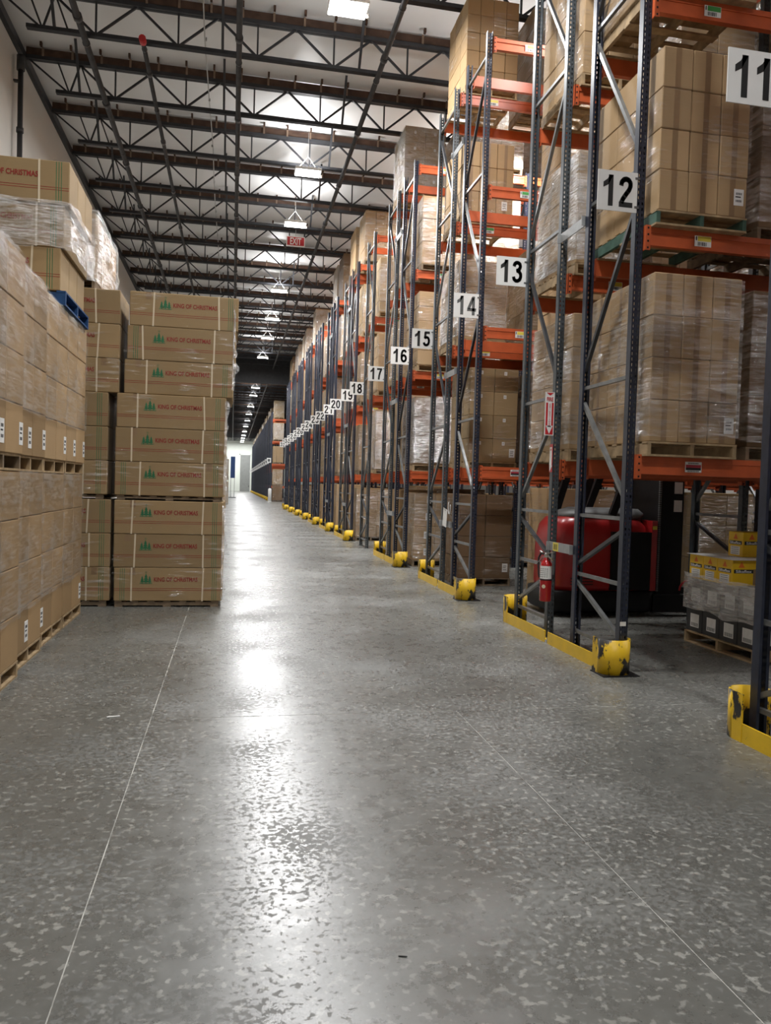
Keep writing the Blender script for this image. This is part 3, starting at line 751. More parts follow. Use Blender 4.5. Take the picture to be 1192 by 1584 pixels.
_cm={}
def carton_mesh(dx,dy,dz,mat):
    key=(round(dx,3),round(dy,3),round(dz,3),mat)
    if key not in _cm: _cm[key]=MB().cbox(-dx/2,dx/2,-dy/2,dy/2,0,dz,0.007).mesh('cardboard_carton',M[mat])
    return _cm[key]
def tape_mesh(kind,dx,dy,dz):
    key=('tape',kind,round(dx,3),round(dy,3),round(dz,3))
    if key not in _cm:
        mb=MB()
        if kind=='front': mb.box(-0.028,0.028,-dy/2-0.0012,-dy/2+0.001,0.006,dz-0.006)
        if kind=='left': mb.box(-dx/2-0.0012,-dx/2+0.001,-0.028,0.028,0.006,dz-0.006)
        if kind=='right': mb.box(dx/2-0.001,dx/2+0.0012,-0.028,0.028,0.006,dz-0.006)
        _cm[key]=mb.mesh('packing_tape',M['tape'])
    return _cm[key]
def label_mesh(kind,w_=0.11,h_=0.185):
    key=('lab',kind,w_,h_)
    if key not in _cm:
        mb=MB()
        def bx(u0,u1,v0,v1,t0,t1,mi):
            if kind=='front': mb.box(u0,u1,-t1,-t0,v0,v1,mi)
            elif kind=='left': mb.box(-t1,-t0,u0,u1,v0,v1,mi)
            else: mb.box(t0,t1,u0,u1,v0,v1,mi)
        bx(-w_/2,w_/2,-h_/2,h_/2,0,0.002,0)
        for v in (0.22,-0.22):
            for i in range(7): bx(-w_*0.3+i*w_*0.09,-w_*0.3+i*w_*0.09+w_*0.045,h_*v-h_*0.07,h_*v+h_*0.07,0.002,0.0028,1)
        bx(-w_*0.35,w_*0.2,-0.01*h_,0.06*h_,0.002,0.0028,1)
        _cm[key]=mb.mesh('shipping_label',[M['paper'],M['blackprint']])
    return _cm[key]

def cartons(x0,x1,y0,y1,z0,nx,ny,layers,lh,mat,label,group,faces='fl',tape='f',stk=None,jit=0.0025,smallstk=None,top=True):
    """stack of single cartons; only those in the outer faces `faces` (f = -Y, l = -X, r = +X) are made."""
    dx=(x1-x0)/nx; dy=(y1-y0)/ny; c=0.003
    out=[]
    for k in range(layers):
        for j in range(ny):
            for i in range(nx):
                vis=('f' in faces and j==0) or ('l' in faces and i==0) or ('r' in faces and i==nx-1)
                if not vis: continue
                ox=random.uniform(-jit,jit) if i in (0,nx-1) else 0; oy=random.uniform(-jit,jit) if j==0 else 0
                o=put('cardboard_carton',carton_mesh(dx-2*c,dy-2*c,lh-0.004,mat),None,(x0+dx*(i+0.5)+ox,y0+dy*(j+0.5)+oy,z0+lh*k))
                tag(o,label,'carton',group)
                if 'f' in tape and j==0: put('packing_tape',tape_mesh('front',dx-2*c,dy-2*c,lh-0.004),o)
                if 'l' in tape and i==0: put('packing_tape',tape_mesh('left',dx-2*c,dy-2*c,lh-0.004),o)
                if 'r' in tape and i==nx-1: put('packing_tape',tape_mesh('right',dx-2*c,dy-2*c,lh-0.004),o)
                if smallstk and j==0:
                    put('shipping_label',label_mesh('front',0.05,0.06),o,(smallstk[0]*dx,-dy/2+c-0.0005,lh*smallstk[1]))
                out.append(((i,j,k),o,dx,dy))
    if stk:
        for (ijk,fc,u,v) in stk:
            for q,o,ddx,ddy in out:
                if q==ijk:
                    if fc=='front': put('shipping_label',label_mesh('front',0.10,0.15),o,(u*ddx,-ddy/2+c-0.0005,v*lh))
                    elif fc=='left': put('shipping_label',label_mesh('left'),o,(-ddx/2+c-0.0005,u*ddy,v*lh))
                    else: put('shipping_label',label_mesh('right'),o,(ddx/2-c+0.0005,u*ddy,v*lh))
    return out

def wrap(x0,x1,y0,y1,z0,z1,label,group=None,mat='film',off=0.014,amp=0.010,seed=0,sides='flrb',step=0.07):
    """stretch film skin around a load, open above and below, with pulled folds."""
    cx,cy=(x0+x1)/2,(y0+y1)/2
    xa,xb,ya,yb=x0-off-cx,x1+off-cx,y0-off-cy,y1+off-cy
    segs={'f':((xa,ya),(xb,ya),(0,-1)),'r':((xb,ya),(xb,yb),(1,0)),'b':((xb,yb),(xa,yb),(0,1)),'l':((xa,yb),(xa,ya),(-1,0))}
    mb=MB(); nz=max(3,int((z1-z0)/step))
    for s in sides:
        (p,q,nn)=segs[s]; L=math.hypot(q[0]-p[0],q[1]-p[1]); n=max(3,int(L/step))
        vs=[]
        for k in range(nz+1):
            for i in range(n+1):
                t=i/n; X=p[0]+(q[0]-p[0])*t; Y=p[1]+(q[1]-p[1])*t; Z=(z1-z0)*k/nz
                e=min(1.0,min(t,1-t)*8)
                d=amp*e*abs(mnoise.noise(Vector((X*2.2+seed*7.1,Y*2.2,Z*7+X*2+seed))))*2.0
                zz=Z
                if k in (0,nz): zz+=0.03*mnoise.noise(Vector((X*3+seed*3,Y*3,Z+seed)))
                vs.append((X+nn[0]*d,Y+nn[1]*d,zz))
        fs=[(k*(n+1)+i,k*(n+1)+i+1,(k+1)*(n+1)+i+1,(k+1)*(n+1)+i) for k in range(nz) for i in range(n)]
        mb.add(vs,fs,0,True)
    o=mb.build('stretch_wrap',M[mat],None,(cx,cy,z0)); tag(o,label,'plastic film',group)
    return o

# ---- simple loads (too far or too hidden to show single cartons)
_sl={}
def simple_load_mesh(var):
    if var in _sl: return _sl[var]
    rnd=random.Random(100+var)
    nx,ny,nz_=rnd.choice(((2,2,4),(3,3,4),(3,2,5),(2,3,3))); lh=rnd.uniform(1.40,1.62)/nz_
    mb=MB(); w_,d_=0.96,1.14
    for i in range(nx):
        for j in range(ny):
            for k in range(nz_):
                jx=rnd.uniform(-0.006,0.006)
                mb.cbox(-w_/2+w_/nx*i+0.003+jx,-w_/2+w_/nx*(i+1)-0.003+jx,d_/ny*j+0.003+jx,d_/ny*(j+1)-0.003+jx,lh*k,lh*(k+1)-0.004,0.006)
    h=lh*nz_
    mat=('card','cardlight','carddark','cardolive','card','cardlight')[var%6]
    pm=MB()
    for s in (-1,0,1): pm.box(s*0.46-0.02,s*0.46+0.02,0,1.14,0.018,0.117)
    for i in range(7): pm.box(-0.48,0.48,0.01+1.03*i/6,0.10+1.03*i/6,0.117,0.135)
    for c in (0.05,0.57,1.09): pm.box(-0.48,0.48,c-0.05,c+0.05,0,0.018)
    wm=MB(); o=0.012; n=6; nzz=8
    for (p,q) in (((-w_/2-o,-o),(w_/2+o,-o)),((w_/2+o,-o),(w_/2+o,d_+o)),((-w_/2-o,d_+o),(-w_/2-o,-o))):
        vs=[]
        for k in range(nzz+1):
            for i in range(n+1):
                t=i/n; vs.append((p[0]+(q[0]-p[0])*t+rnd.uniform(0,0.008)*(1 if q[1]!=p[1] else 0),p[1]+(q[1]-p[1])*t-rnd.uniform(0,0.008)*(1 if q[0]!=p[0] else 0),h*k/nzz*0.97))
        wm.add(vs,[(k*(n+1)+i,k*(n+1)+i+1,(k+1)*(n+1)+i+1,(k+1)*(n+1)+i) for k in range(nzz) for i in range(n)],0,True)
    _sl[var]=(mb.mesh('carton_stack',M[mat]),pm.mesh('pallet_base',M['wood' if var%2 else 'wooddark']),wm.mesh('film_wrap',M[('film','filmthin','filmheavy','film','filmthin','filmheavy')[(var*5)%6]]),h)
    return _sl[var]
def simple_load(x,y,z,var,label,group):
    cs,pm,wm,h=simple_load_mesh(var)
    o=empty('pallet_load',(x,y,z)); tag(o,label,'pallet load',group)
    put('pallet_base',pm,o); tag(put('carton_stack',cs,o,(0,0,0.135)),kind='stuff'); put('film_wrap',wm,o,(0,0,0.135))
    return o

# ================================================================= left side goods
LS=-1.80; LD_=1.16
cols=[(5.86,6.86),(6.90,7.86),(7.985,8.95),(8.98,10.02)]
for ci,(ya,yb) in enumerate(cols):
    xin=LS-LD_+ (0.10 if ci==0 else 0.0); xo=LS+(0.08 if ci==0 else (0.03 if ci==1 else 0))
    nm=('leftmost of the four stacks at the wall side','stack next to the leftmost','stack with the dark gap beside it','stack under the blue pallet')[ci]
    where=('beside the photograph edge','','','')[ci]
    desc=['carton wall column farthest from the printed cartons','carton wall column beside the dark vertical gap','carton wall column right after the dark gap','last carton wall column beside the printed cartons'][ci]
    gA='cartons in the lower tier, '+desc; gB='cartons in the upper tier, '+desc
    pallet(xin,xo,ya+0.01,yb-0.01,0,'wooden pallet on the floor under the '+desc,'wood',axis='x')
    z=0.135; lh=0.395
    cartons(xin,xo,ya,yb,z,2,2,4,lh,'card','plain brown carton, lower tier, '+desc,gA,faces='fr',tape='',stk=[((1,0,0),'right',-0.42 if ci!=1 else 0.36,0.40)] if ci!=3 else [((1,1,0),'right',0.36,0.4)])
    z=z+4*lh
    pallet(xin,xo,ya+0.01,yb-0.01,z,'wooden pallet between the two tiers of the '+desc,'wood',axis='x',post='wooddark' if ci==0 else None)
    z2=z+0.135
    lean=0.0
    cartons(xin,xo+0.015,ya-0.005,yb+0.005,z2,2,2,4,0.405,'card' if ci<2 else 'cardlight','plain brown carton, upper tier, '+desc,gB,faces='fr',tape='',stk=[((1,0,0),'right',0.30,0.40),((1,1,0),'right',0.38,0.42)] if ci!=2 else [((1,1,0),'right',0.36,0.42)])
    wrap(xin,xo,ya,yb,0.135+0.36,0.135+4*lh-0.01,'clear film on the lower tier of the '+desc,'stretch film on the carton wall','film',0.012,0.012,ci,'fr')
    wrap(xin,xo+0.015,ya,yb,z2+0.38,z2+4*0.405-0.01,'clear film on the upper tier of the '+desc,'stretch film on the carton wall','film',0.014,0.014,ci+10,'fr')
ZTOP=0.135+4*0.395+0.135+4*0.405

# ---- printed cartons
KL,KD,KH=1.385,0.43,0.442
ME_K=MB().cbox(-KL/2,KL/2,0,KD,0,KH-0.004,0.008).mesh('printed_carton',M['cardolive'])
lines=MB()
for z in (0.138,0.162): lines.box(-KL/2+0.004,KL/2-0.004,-0.0012,0.0,z,z+0.0055)
ME_KRED=lines.mesh('red_stripes',M['redprint'])
def green_lines(xs):
    mb=MB()
    for x in xs: mb.box(x-0.003,x+0.003,-0.0016,0.0,0.01,KH-0.012)
    return mb.mesh('green_stripes',M['greenprint'])
ME_KGR=green_lines([KL/2-0.13,KL/2-0.105,KL/2-0.08]); ME_KGL=green_lines([-KL/2+0.08,-KL/2+0.105,-KL/2+0.13])
tm=MB()
for (cx,wd,ht) in ((-0.045,0.055,0.085),(0.0,0.075,0.115),(0.045,0.055,0.085)):
    for t in range(3):
        zb=ht*0.28*t; zt=zb+ht*0.44; ww=wd*(1-0.26*t)/2
        tm.add([(cx-ww,-0.0014-0.0003*t,zb),(cx+ww,-0.0014-0.0003*t,zb),(cx,-0.0014-0.0003*t,zt)],[(0,1,2)])
    tm.quad((cx-0.006,-0.0014,-0.014),(cx+0.006,-0.0014,-0.014),(cx+0.006,-0.0014,0.0),(cx-0.006,-0.0014,0.0))
for i in range(5): 
    a=PI/2+2*PI*i/5; tm.add([(0,-0.0025,0.128),(0.011*math.cos(a-0.5),-0.0025,0.128+0.011*math.sin(a-0.5)),(0.016*math.cos(a),-0.0025,0.128+0.016*math.sin(a))],[(0,1,2)])
tm.box(-0.075,0.075,-0.0014,0,-0.018,-0.010)
ME_KTREE=tm.mesh('tree_logo',M['greenprint'])
ME_STRAP=MB().box(-0.010,0.010,-0.004,-0.0018,-0.002,KH).box(-0.010,0.010,-0.004,KD+0.004,KH-0.004,KH-0.001).mesh('strap',M['strap'])
ME_KTAPE=MB().box(-0.035,0.035,-0.0012,0,KH-0.10,KH-0.006).mesh('tape_end',M['tape'])
def printed_carton(x,y,z,label,group,var=0,rz=0.0,logo_dx=0.0,front=True):
    o=put('printed_carton',ME_K,None,(x,y,z),rz); tag(o,label,'carton',group)
    if not front: return o
    put('red_stripes',ME_KRED,o)
    if var in (0,2): put('green_stripes',ME_KGR,o)
    if var in (1,2): put('green_stripes',ME_KGL,o)
    put('tree_logo',ME_KTREE,o,(-0.275+logo_dx,0,0.245),scale=(1.05,1,1.05))
    lettering('red_lettering','KING OF CHRISTMAS',M['redprint'],o,(0.105+logo_dx,-0.0012,0.285),0.56,0.058,bold=0.022)
    if var in (1,2): 
        for dx_,n_ in ((-0.20,'TREE PART NO'),(0.22,'QTY')): pass
    for sx in (-0.40+logo_dx*1.2+random.uniform(-0.07,0.01),0.415+random.uniform(-0.02,0.03)):
        s=put('strap',ME_STRAP,o,(sx,0,0)); s.rotation_euler=(0,random.uniform(-0.04,0.04),0)
    put('tape_end',ME_KTAPE,o,(random.choice((-0.52,-0.46,0.50)),0,0))
    return o
tiers=[(0.0,-0.80,10.50,0.08),(1.408,-0.795,10.50,0.06),(2.796,-0.71,10.52,0.0)]
tn=['bottom','middle','top']
for ti,(zb,xc,yf,ph) in enumerate(tiers):
    if ph: pallet(xc-KL/2+0.02,xc+KL/2-0.04,yf+0.02,yf+3*KD,zb,'low dark pallet under the %s tier of lettered cartons beside the open aisle'%tn[ti],'wooddark',axis='x',h=ph)
    for k in range(3):
        for j in range(3):
            pos=('lowest','middle','uppermost')[k]
            lb='carton with green trees and red lettering, %s layer, %s tier beside the open aisle'%(pos,tn[ti])
            dxj=random.uniform(-0.012,0.012); xx=xc+dxj+(0.02*k if ti==2 else 0)
            printed_carton(xx,yf+j*(KD+0.004)+random.uniform(-0.004,0.004),zb+ph+k*KH,lb if j==0 else 'plain-backed brown carton behind the %s layer of the %s lettered tier'%(pos,tn[ti]),'lettered cartons beside the aisle',
                           var=(2 if (k==0 and ti==0) or (k==0 and ti==1) else (1 if (k==1 and ti==2) else 0)),logo_dx=random.uniform(-0.03,0.03),front=(j==0),rz=random.uniform(-0.006,0.006) if j==0 else 0)
    # neighbouring column to the left
    xl=xc-KL-0.05-(0.02 if ti==2 else 0.06*(ti==1)); yl=yf+0.03
    if ph: pallet(xl-KL/2+0.02,xl+KL/2-0.04,yl+0.02,yl+3*KD,zb,'low dark pallet under the half hidden %s tier of lettered cartons'%tn[ti],'wooddark',axis='x',h=ph)
    for k in range(3):
        for j in range(2):
            pos=('lowest','middle','uppermost')[k]
            printed_carton(xl,yl+j*(KD+0.004),zb+ph+k*KH,('half hidden lettered carton, %s layer of the %s tier behind the carton wall'%(pos,tn[ti])) if j==0 else 'plain-backed brown carton behind the %s layer of the %s half hidden tier'%(pos,tn[ti]),'half hidden lettered cartons',
                           var=(0 if ti<2 else 1),logo_dx=0.0,front=(j==0))
    wrap(xc-KL/2,xc+KL/2,yf,yf+3*KD,zb+ph+0.03,zb+ph+3*KH-0.02,'clear film around the %s tier of lettered cartons beside the open aisle'%tn[ti],'film on the lettered cartons','filmclear',0.016,0.014,30+ti,'fr')
    wrap(xl-KL/2,xl+KL/2,yl,yl+2*KD,zb+ph+0.03,zb+ph+3*KH-0.02,'clear film around the %s tier of the half hidden lettered cartons'%tn[ti],'film on the lettered cartons','filmclear',0.016,0.012,40+ti,'f')
# gathered film tails along the aisle-side corner
for ti,(zb,xc,yf,ph) in enumerate(tiers):
    rnd=random.Random(50+ti); mb=MB(); n=30; vs=[]
    z0=zb+(0.06 if ti==0 else 0.10); z1=zb+ph+3*KH-0.05
    for i in range(n+1):
        t=i/n; z=z0+(z1-z0)*t; w_=0.02+0.055*abs(mnoise.noise(Vector((t*6,ti*3.3,1.7))))*2
        x=xc+KL/2+0.02
        for k in range(5):
            s=k/4; vs.append((x-0.03+w_*s+0.012*mnoise.noise(Vector((t*14,s*3,ti))),yf-0.02-0.03*math.sin(s*PI)*mnoise.noise(Vector((t*11,ti*5.0,s)))*2+0.02*s,z+0.012*mnoise.noise(Vector((s*5,t*9,ti*2.0)))))
    mb.add(vs,[(i*5+k,i*5+k+1,(i+1)*5+k+1,(i+1)*5+k) for i in range(n) for k in range(4)],0,True)
    tag(mb.build('film_tail',M['filmheavy']),'crumpled tail of film down the aisle-side corner of the %s lettered tier'%tn[ti],'plastic film','film tails on the lettered cartons')

# cartons on the blue pallet, on top of the carton wall
TX1=-1.775; TXc=TX1-KL/2; TY0=8.62; 
pallet(TX1-KL+0.05,TX1+0.025,TY0+0.0,TY0+3*KD+0.02,ZTOP,'blue painted pallet on top of the wrapped carton wall','woodblue',axis='x',h=0.15)
for k in range(3):
    for j in range(3):
        pos=('lowest','middle','uppermost')[k]
        printed_carton(TXc+(0.05 if k==2 else (0.0 if k else -0.03)),TY0+j*(KD+0.004)+ (0.0 if k<2 else -0.02),ZTOP+0.15+k*KH,('brown carton with red lettering, %s layer on the blue pallet'%pos) if j==0 else 'plain tan carton end, %s layer behind the lettered carton on the blue pallet'%pos,'cartons on the blue pallet',var=0,logo_dx=0.0,front=(j==0))
wrap(TXc-KL/2,TXc+KL/2+0.04,TY0,TY0+3*KD,ZTOP+0.15+0.42,ZTOP+0.15+2*KH+0.02,'loose torn film hanging round the middle cartons on the blue pallet','loose film','filmheavy',0.03,0.05,61,'fr',0.05)
# silver wrapped load behind it
tx0,tx1,ty0,ty1=-3.0,-1.80,10.62,12.4
zt=2.796+3*KH
pallet(tx0,tx1,ty0,ty1,zt,'pallet under the silvery wrapped load behind the blue pallet','wooddark',axis='y')
cartons(tx0,tx1,ty0,ty1,zt+0.135,2,3,2,0.42,'cardlight','tan carton inside the silvery wrapped load behind the blue pallet','cartons in the silvery load',faces='fr',tape='')
wrap(tx0,tx1,ty0,ty1,zt+0.10,zt+0.135+0.86,'thick silvery film round the load behind the blue pallet','loose film','filmheavy',0.025,0.05,71,'fr',0.05)

# stacks further down the left side
for i,(x,y,nlev,lab) in enumerate(((-1.0,36.0,2,'brown pallet load stacked far down the left side of the aisle'),(-0.62,47.0,2,'brown pallet load stacked further down the left side of the aisle'),(-0.55,60.0,2,'brown pallet load standing beyond the draft curtain on the left'))):
    z=0
    for l in range(nlev):
        simple_load(x-0.2,y,z,(3,0,1)[i],lab+(', lower one' if l==0 else ', upper one'),'far loads on the left'); z+=0.135+simple_load_mesh((3,0,1)[i])[3]+0.005
bo=empty('blue_board',(0.05,88.0,0)); tag(bo,'small blue board standing far down the aisle on the left','board')
MB().box(-0.25,0.25,-0.03,0.03,2.2,4.6).build('board_panel',M['blue'],bo); MB().box(-0.22,-0.17,0.03,0.08,0,4.6).box(0.17,0.22,0.03,0.08,0,4.6).build('post',M['galv'],bo)
MB().box(-0.4,0.4,-0.3,0.3,0,0.06).build('base',M['black'],bo)
wb=empty('white_bollard',(3.40,71.0,0)); tag(wb,'white bollard at the corner of the far rack block','bollard')
MB().lathe([(0.16,0.02),(0.16,1.15),(0.13,1.22),(0.05,1.26)],14).build('post',M['white'],wb); MB().lathe([(0.24,0),(0.24,0.02)],14).build('base_plate',M['white'],wb)

# ================================================================= rack goods, named loads
# rack 12, level 1
x0,x1,y0,y1=3.71,4.63,6.44,7.70
def rack_load(num,lev,x0,x1,y0,y1,nx,ny,nl,lh,mat,desc,film_,tape='f',stk=None,pm='wood',post=None,fz=None,smallstk=None,seed=0,ztop=0.0,zlev=None):
    z=LEV[lev-1] if lev else 0.0
    if zlev is not None: z=zlev
    pallet(x0+0.0,x1,y0+0.01,y1-0.01,z,'pallet under '+desc,pm,axis='y',post=post)
    zz=z+0.135
    cartons(x0+0.01,x1-0.01,y0+0.01,y1-0.01,zz,nx,ny,nl,lh,mat,'carton in '+desc,'cartons in '+desc,faces='fl',tape=tape,stk=stk,smallstk=smallstk)
    if film_:
        f0,f1=fz if fz else (0.03,0.99)
        wrap(x0+0.01,x1-0.01,y0+0.01,y1-0.01,zz+nl*lh*f0,zz+nl*lh*f1,'film around '+desc.replace('wrapped ',''),'stretch film on rack loads',film_,0.013,0.010,seed,'flr')
rack_load(12,1,3.71,4.63,6.44,7.70,3,3,4,0.385,'cardlight','wrapped load on the lowest beams of rack twelve','film','fl',[((2,0,0),'front',0.22,0.45)],seed=101)
rack_load(12,2,3.71,4.63,6.44,7.70,3,3,4,0.365,'cardlight','load on the second beams of rack twelve','filmthin','f',[((2,0,0),'front',0.22,0.5)],post='woodgreen',fz=(0.20,0.76),seed=102)
rack_load(12,3,3.67,4.63,6.44,7.70,3,3,4,0.36,'card','load on the third beams of rack twelve','film','f',None,seed=103)
rack_load(12,1,4.84,5.80,6.60,7.78,2,2,3,0.50,'carddark','shade-darkened load on the lowest beams of rack twelve','film','',None,pm='wooddark',seed=104)  # shadow over this load is put into its darker cardboard colour
rack_load(12,2,4.86,5.80,6.60,7.78,2,2,3,0.48,'carddark','shade-darkened load on the second beams of rack twelve','film','',None,pm='wooddark',seed=105)  # same here: shade painted in through the darker cardboard
rack_load(13,1,3.72,4.66,8.16,9.34,2,3,4,0.385,'cardlight','wrapped load on the lowest beams of rack thirteen','film','',None,seed=106)
rack_load(13,2,3.72,4.66,8.16,9.34,2,3,3,0.42,'cardlight','load on the second beams of rack thirteen','filmheavy','',None,seed=107)
rack_load(13,3,3.72,4.66,8.16,9.34,3,3,3,0.46,'cardlight','load on the third beams of rack thirteen','filmthin','',None,seed=108)
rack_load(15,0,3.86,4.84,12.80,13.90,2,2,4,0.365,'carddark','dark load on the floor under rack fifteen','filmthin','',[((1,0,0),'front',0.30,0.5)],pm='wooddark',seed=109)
rack_load(15,1,3.98,4.87,12.78,13.95,2,3,4,0.405,'cardolive','load of square cartons on the lowest beams of rack fifteen','filmthin','',[((1,0,0),'front',0.32,0.4)],smallstk=(-0.05,0.80),seed=110)
rack_load(15,2,3.72,4.60,12.80,13.95,2,2,3,0.45,'cardlight','load on the second beams of rack fifteen','filmheavy','',None,seed=111)
rack_load(15,3,3.72,4.66,12.80,13.95,3,3,3,0.42,'cardlight','load of tan cartons on the third beams of rack fifteen','filmthin','f',[((2,0,0),'front',0.0,0.5)],fz=(0.0,0.5),seed=112)
rack_load(15,4,3.72,4.66,12.80,13.95,4,3,5,0.30,'card','tall load of small cartons on the top beams of rack fifteen','filmthin','',None,fz=(0.45,0.85),seed=113)
rack_load(16,0,3.80,4.75,15.90,17.0,2,2,4,0.36,'card','wrapped load with white labels on the floor under rack sixteen','film','',[((0,0,0),'front',0.1,0.5),((0,0,1),'front',0.1,0.5),((0,0,2),'front',0.15,0.6),((0,0,3),'front',0.2,0.6),((1,0,3),'front',0.0,0.5)],pm='wooddark',seed=114)
rack_load(16,1,3.72,4.66,15.80,16.95,2,2,4,0.36,'carddark','silvery wrapped load on the lowest beams of rack sixteen','filmheavy','',None,seed=115)
rack_load(17,2,3.72,4.66,17.55,18.6,2,2,3,0.44,'cardlight','load on the second beams of rack seventeen','film','',None,seed=116)
rack_load(17,3,3.72,4.66,17.55,18.6,2,2,3,0.45,'card','load on the third beams of rack seventeen','film','',None,seed=117)
rack_load(17,4,3.70,4.66,17.50,18.7,2,3,4,0.36,'cardolive','load of olive brown cartons on the top beams of rack seventeen','filmheavy','',None,smallstk=(0.0,0.62),seed=118)
rack_load(17,0,3.75,4.70,17.4,18.5,2,2,3,0.5,'cardlight','tan load on the floor under rack seventeen','','',None,seed=119)

# generic loads elsewhere in the racks
rnd=random.Random(21)
def positions(nb):
    out=[]
    for b in range(nb):
        out+= [FX+b*BAY+0.62,FX+b*BAY+1.80]
    return out
taken={(12,0,0),(12,1,0),(12,2,0),(12,3,0),(12,1,1),(12,2,1),(13,1,0),(13,2,0),(13,3,0),(15,0,0),(15,1,0),(15,2,0),(15,3,0),(15,4,0),(16,0,0),(16,1,0),(17,0,0),(17,2,0),(17,3,0),(17,4,0)}
emptyset={(12,0,1),(13,0,0),(13,0,1),(14,0,0),(14,1,0),(14,2,0),(14,3,0),(14,4,0),(16,4,0),(12,0,2),(13,0,2),(12,0,3),(13,0,3)}
for num,y in sorted(ROWS.items()):
    if num==11: continue
    near=y<20
    nb=4 if y<17.6 else (3 if y<28 else 2)
    for pi_,x in enumerate(positions(nb)):
        if not near and pi_>2: continue
        for lev in range(5):
            if (num,lev,pi_) in taken or (num,lev,pi_) in emptyset: continue
            odd=num%2==1
            pr=0.9 if pi_==0 else 0.72
            if lev==0: pr=0.55
            if num==14: pr=0.62
            if num in (16,) and pi_==0: pr=0.5
            if rnd.random()>pr: continue
            z=0 if lev==0 else LEV[lev-1]
            v=rnd.randrange(12)
            if lev and lev<4 and simple_load_mesh(v)[3]+0.135>1.9: v=0
            lv=('on the floor under','on the lowest beams of','on the second beams of','on the third beams of','on the top beams of')[lev]
            simple_load(x+rnd.uniform(-0.02,0.02),y-0.06+rnd.uniform(-0.02,0.03),z,v,'palletised cartons %s the rack numbered %s%s'%(lv,nw(num),'' if pi_==0 else ', deeper in the row'),'palletised cartons %s the rack numbered %s'%(lv,nw(num)))
# far block face
for li,z in enumerate([0]+LEV2):
    simple_load(FX+0.62,74.0-0.05,z,(2,0,5,1,3)[li],'far pallet load %s of the rack block beyond the cross aisle'%('on the floor','on the lowest beams','on the second beams','on the third beams','on the top beams')[li],'far pallet loads')
yy=78.75; i=0
while yy<150:
    simple_load(FX+0.62,yy+1.7,LEV2[3],(0,1,5,3)[i%4],'small far pallet load on the top of the rack block beyond the cross aisle','far pallet loads on top'); yy+=4.75; i+=1

# ================================================================= reach truck in the aisle between racks 13 and 14
def superhull(rings, mat, name, parent, n=28, e=4.0):
    """rings: list of (z, cx, cy, hx, hy); superellipse sections."""
    mb=MB(); vs=[]
    for (z,cx,cy,hx,hy) in rings:
        for k in range(n):
            t=2*PI*k/n; c,s=math.cos(t),math.sin(t)
            vs.append((cx+hx*math.copysign(abs(c)**(2/e),c),cy+hy*math.copysign(abs(s)**(2/e),s),z))
    fs=[(i*n+k,i*n+(k+1)%n,(i+1)*n+(k+1)%n,(i+1)*n+k) for i in range(len(rings)-1) for k in range(n)]
    mb.add(vs,fs,0,True); b=len(mb.v)-len(vs)
    mb.f.append(tuple(b+k for k in range(n))[::-1]); mb.m.append(0); mb.sm.append(False)
    mb.f.append(tuple(b+(len(rings)-1)*n+k for k in range(n))); mb.m.append(0); mb.sm.append(False)
    return mb.build(name,mat,parent)
T=empty('reach_truck',(4.20,9.60,0)); tag(T,'red stand-up reach truck with black mast parked behind the racks numbered twelve and thirteen','forklift')
superhull([(0.05,0.80,0.50,0.74,0.46),(0.09,0.80,0.50,0.79,0.50),(0.33,0.80,0.50,0.79,0.50),(0.35,0.80,0.50,0.76,0.48)],M['black'],'base_skirt',T,e=7)
superhull([(0.35,0.80,0.50,0.72,0.46),(0.42,0.80,0.50,0.735,0.475),(1.02,0.80,0.50,0.725,0.47),(1.22,0.80,0.50,0.68,0.45),(1.32,0.80,0.50,0.60,0.40),(1.345,0.80,0.50,0.52,0.34)],M['red'],'body_shell',T,e=5)
superhull([(1.33,0.86,0.50,0.58,0.38),(1.36,0.87,0.50,0.60,0.40),(1.41,0.90,0.50,0.58,0.38),(1.47,0.96,0.50,0.46,0.30)],M['truckgrey'],'top_cover',T,e=4)
MB().box(0.86,1.44,-0.015,0.06,0.37,1.16).build('step_opening',M['black'],T)
pn=MB().box(1.44,1.52,-0.02,0.9,0.36,1.32).build('operator_side_panel',M['red'],T)
MB().box(-0.03,0.03,-0.004,0,1.20,1.25).build('maker_plate',M['labelyellow'],pn,(1.48,-0.02,0))
for i in range(3): MB().box(0.30,0.62,-0.0,0.02,0.43+i*0.04,0.445+i*0.04).build('body_groove',M['rubber'],T,(0,0.022,0))
for (xa,xb,y_) in ((0.42,0.66,0.12),(0.90,1.20,0.10),(0.42,0.66,0.88),(0.90,1.20,0.88)):
    MB().bar((xa,y_,1.38),(xb,y_,2.20),0.10,0.06,0,(0,1,0)).build('overhead_guard_post',M['black'],T)
og=MB().box(0.45,1.50,0.05,0.12,2.18,2.24).box(0.45,1.50,0.88,0.95,2.18,2.24)
for i in range(6): og.box(0.5+i*0.19,0.54+i*0.19,0.05,0.95,2.19,2.23)
og.build('overhead_guard',M['black'],T)
MB().lathe([(0.05,1.46),(0.05,1.53),(0.03,1.56)],12,(1.04,0.30)).build('warning_beacon',M['orangeprint'],T)
ms=MB().box(1.58,1.66,0.05,0.16,0.10,2.55).box(1.58,1.66,0.84,0.95,0.10,2.55).box(1.60,1.95,0.06,0.94,0.30,1.92).box(1.66,1.74,0.10,0.20,0.10,2.50).box(1.66,1.74,0.80,0.90,0.10,2.50)
mast=ms.build('mast',M['black'],T)
ch=MB()
for i in range(60): ch.box(1.545,1.575,0.0,0.03,0.35+i*0.03,0.372+i*0.03)
tag(ch.build('lift_chain',M['galv'],mast),kind='stuff')
for z in (1.45,1.70): MB().box(1.80,1.92,0.052,0.06,z,z+0.16).build('notice_sheet',M['paper'],mast)
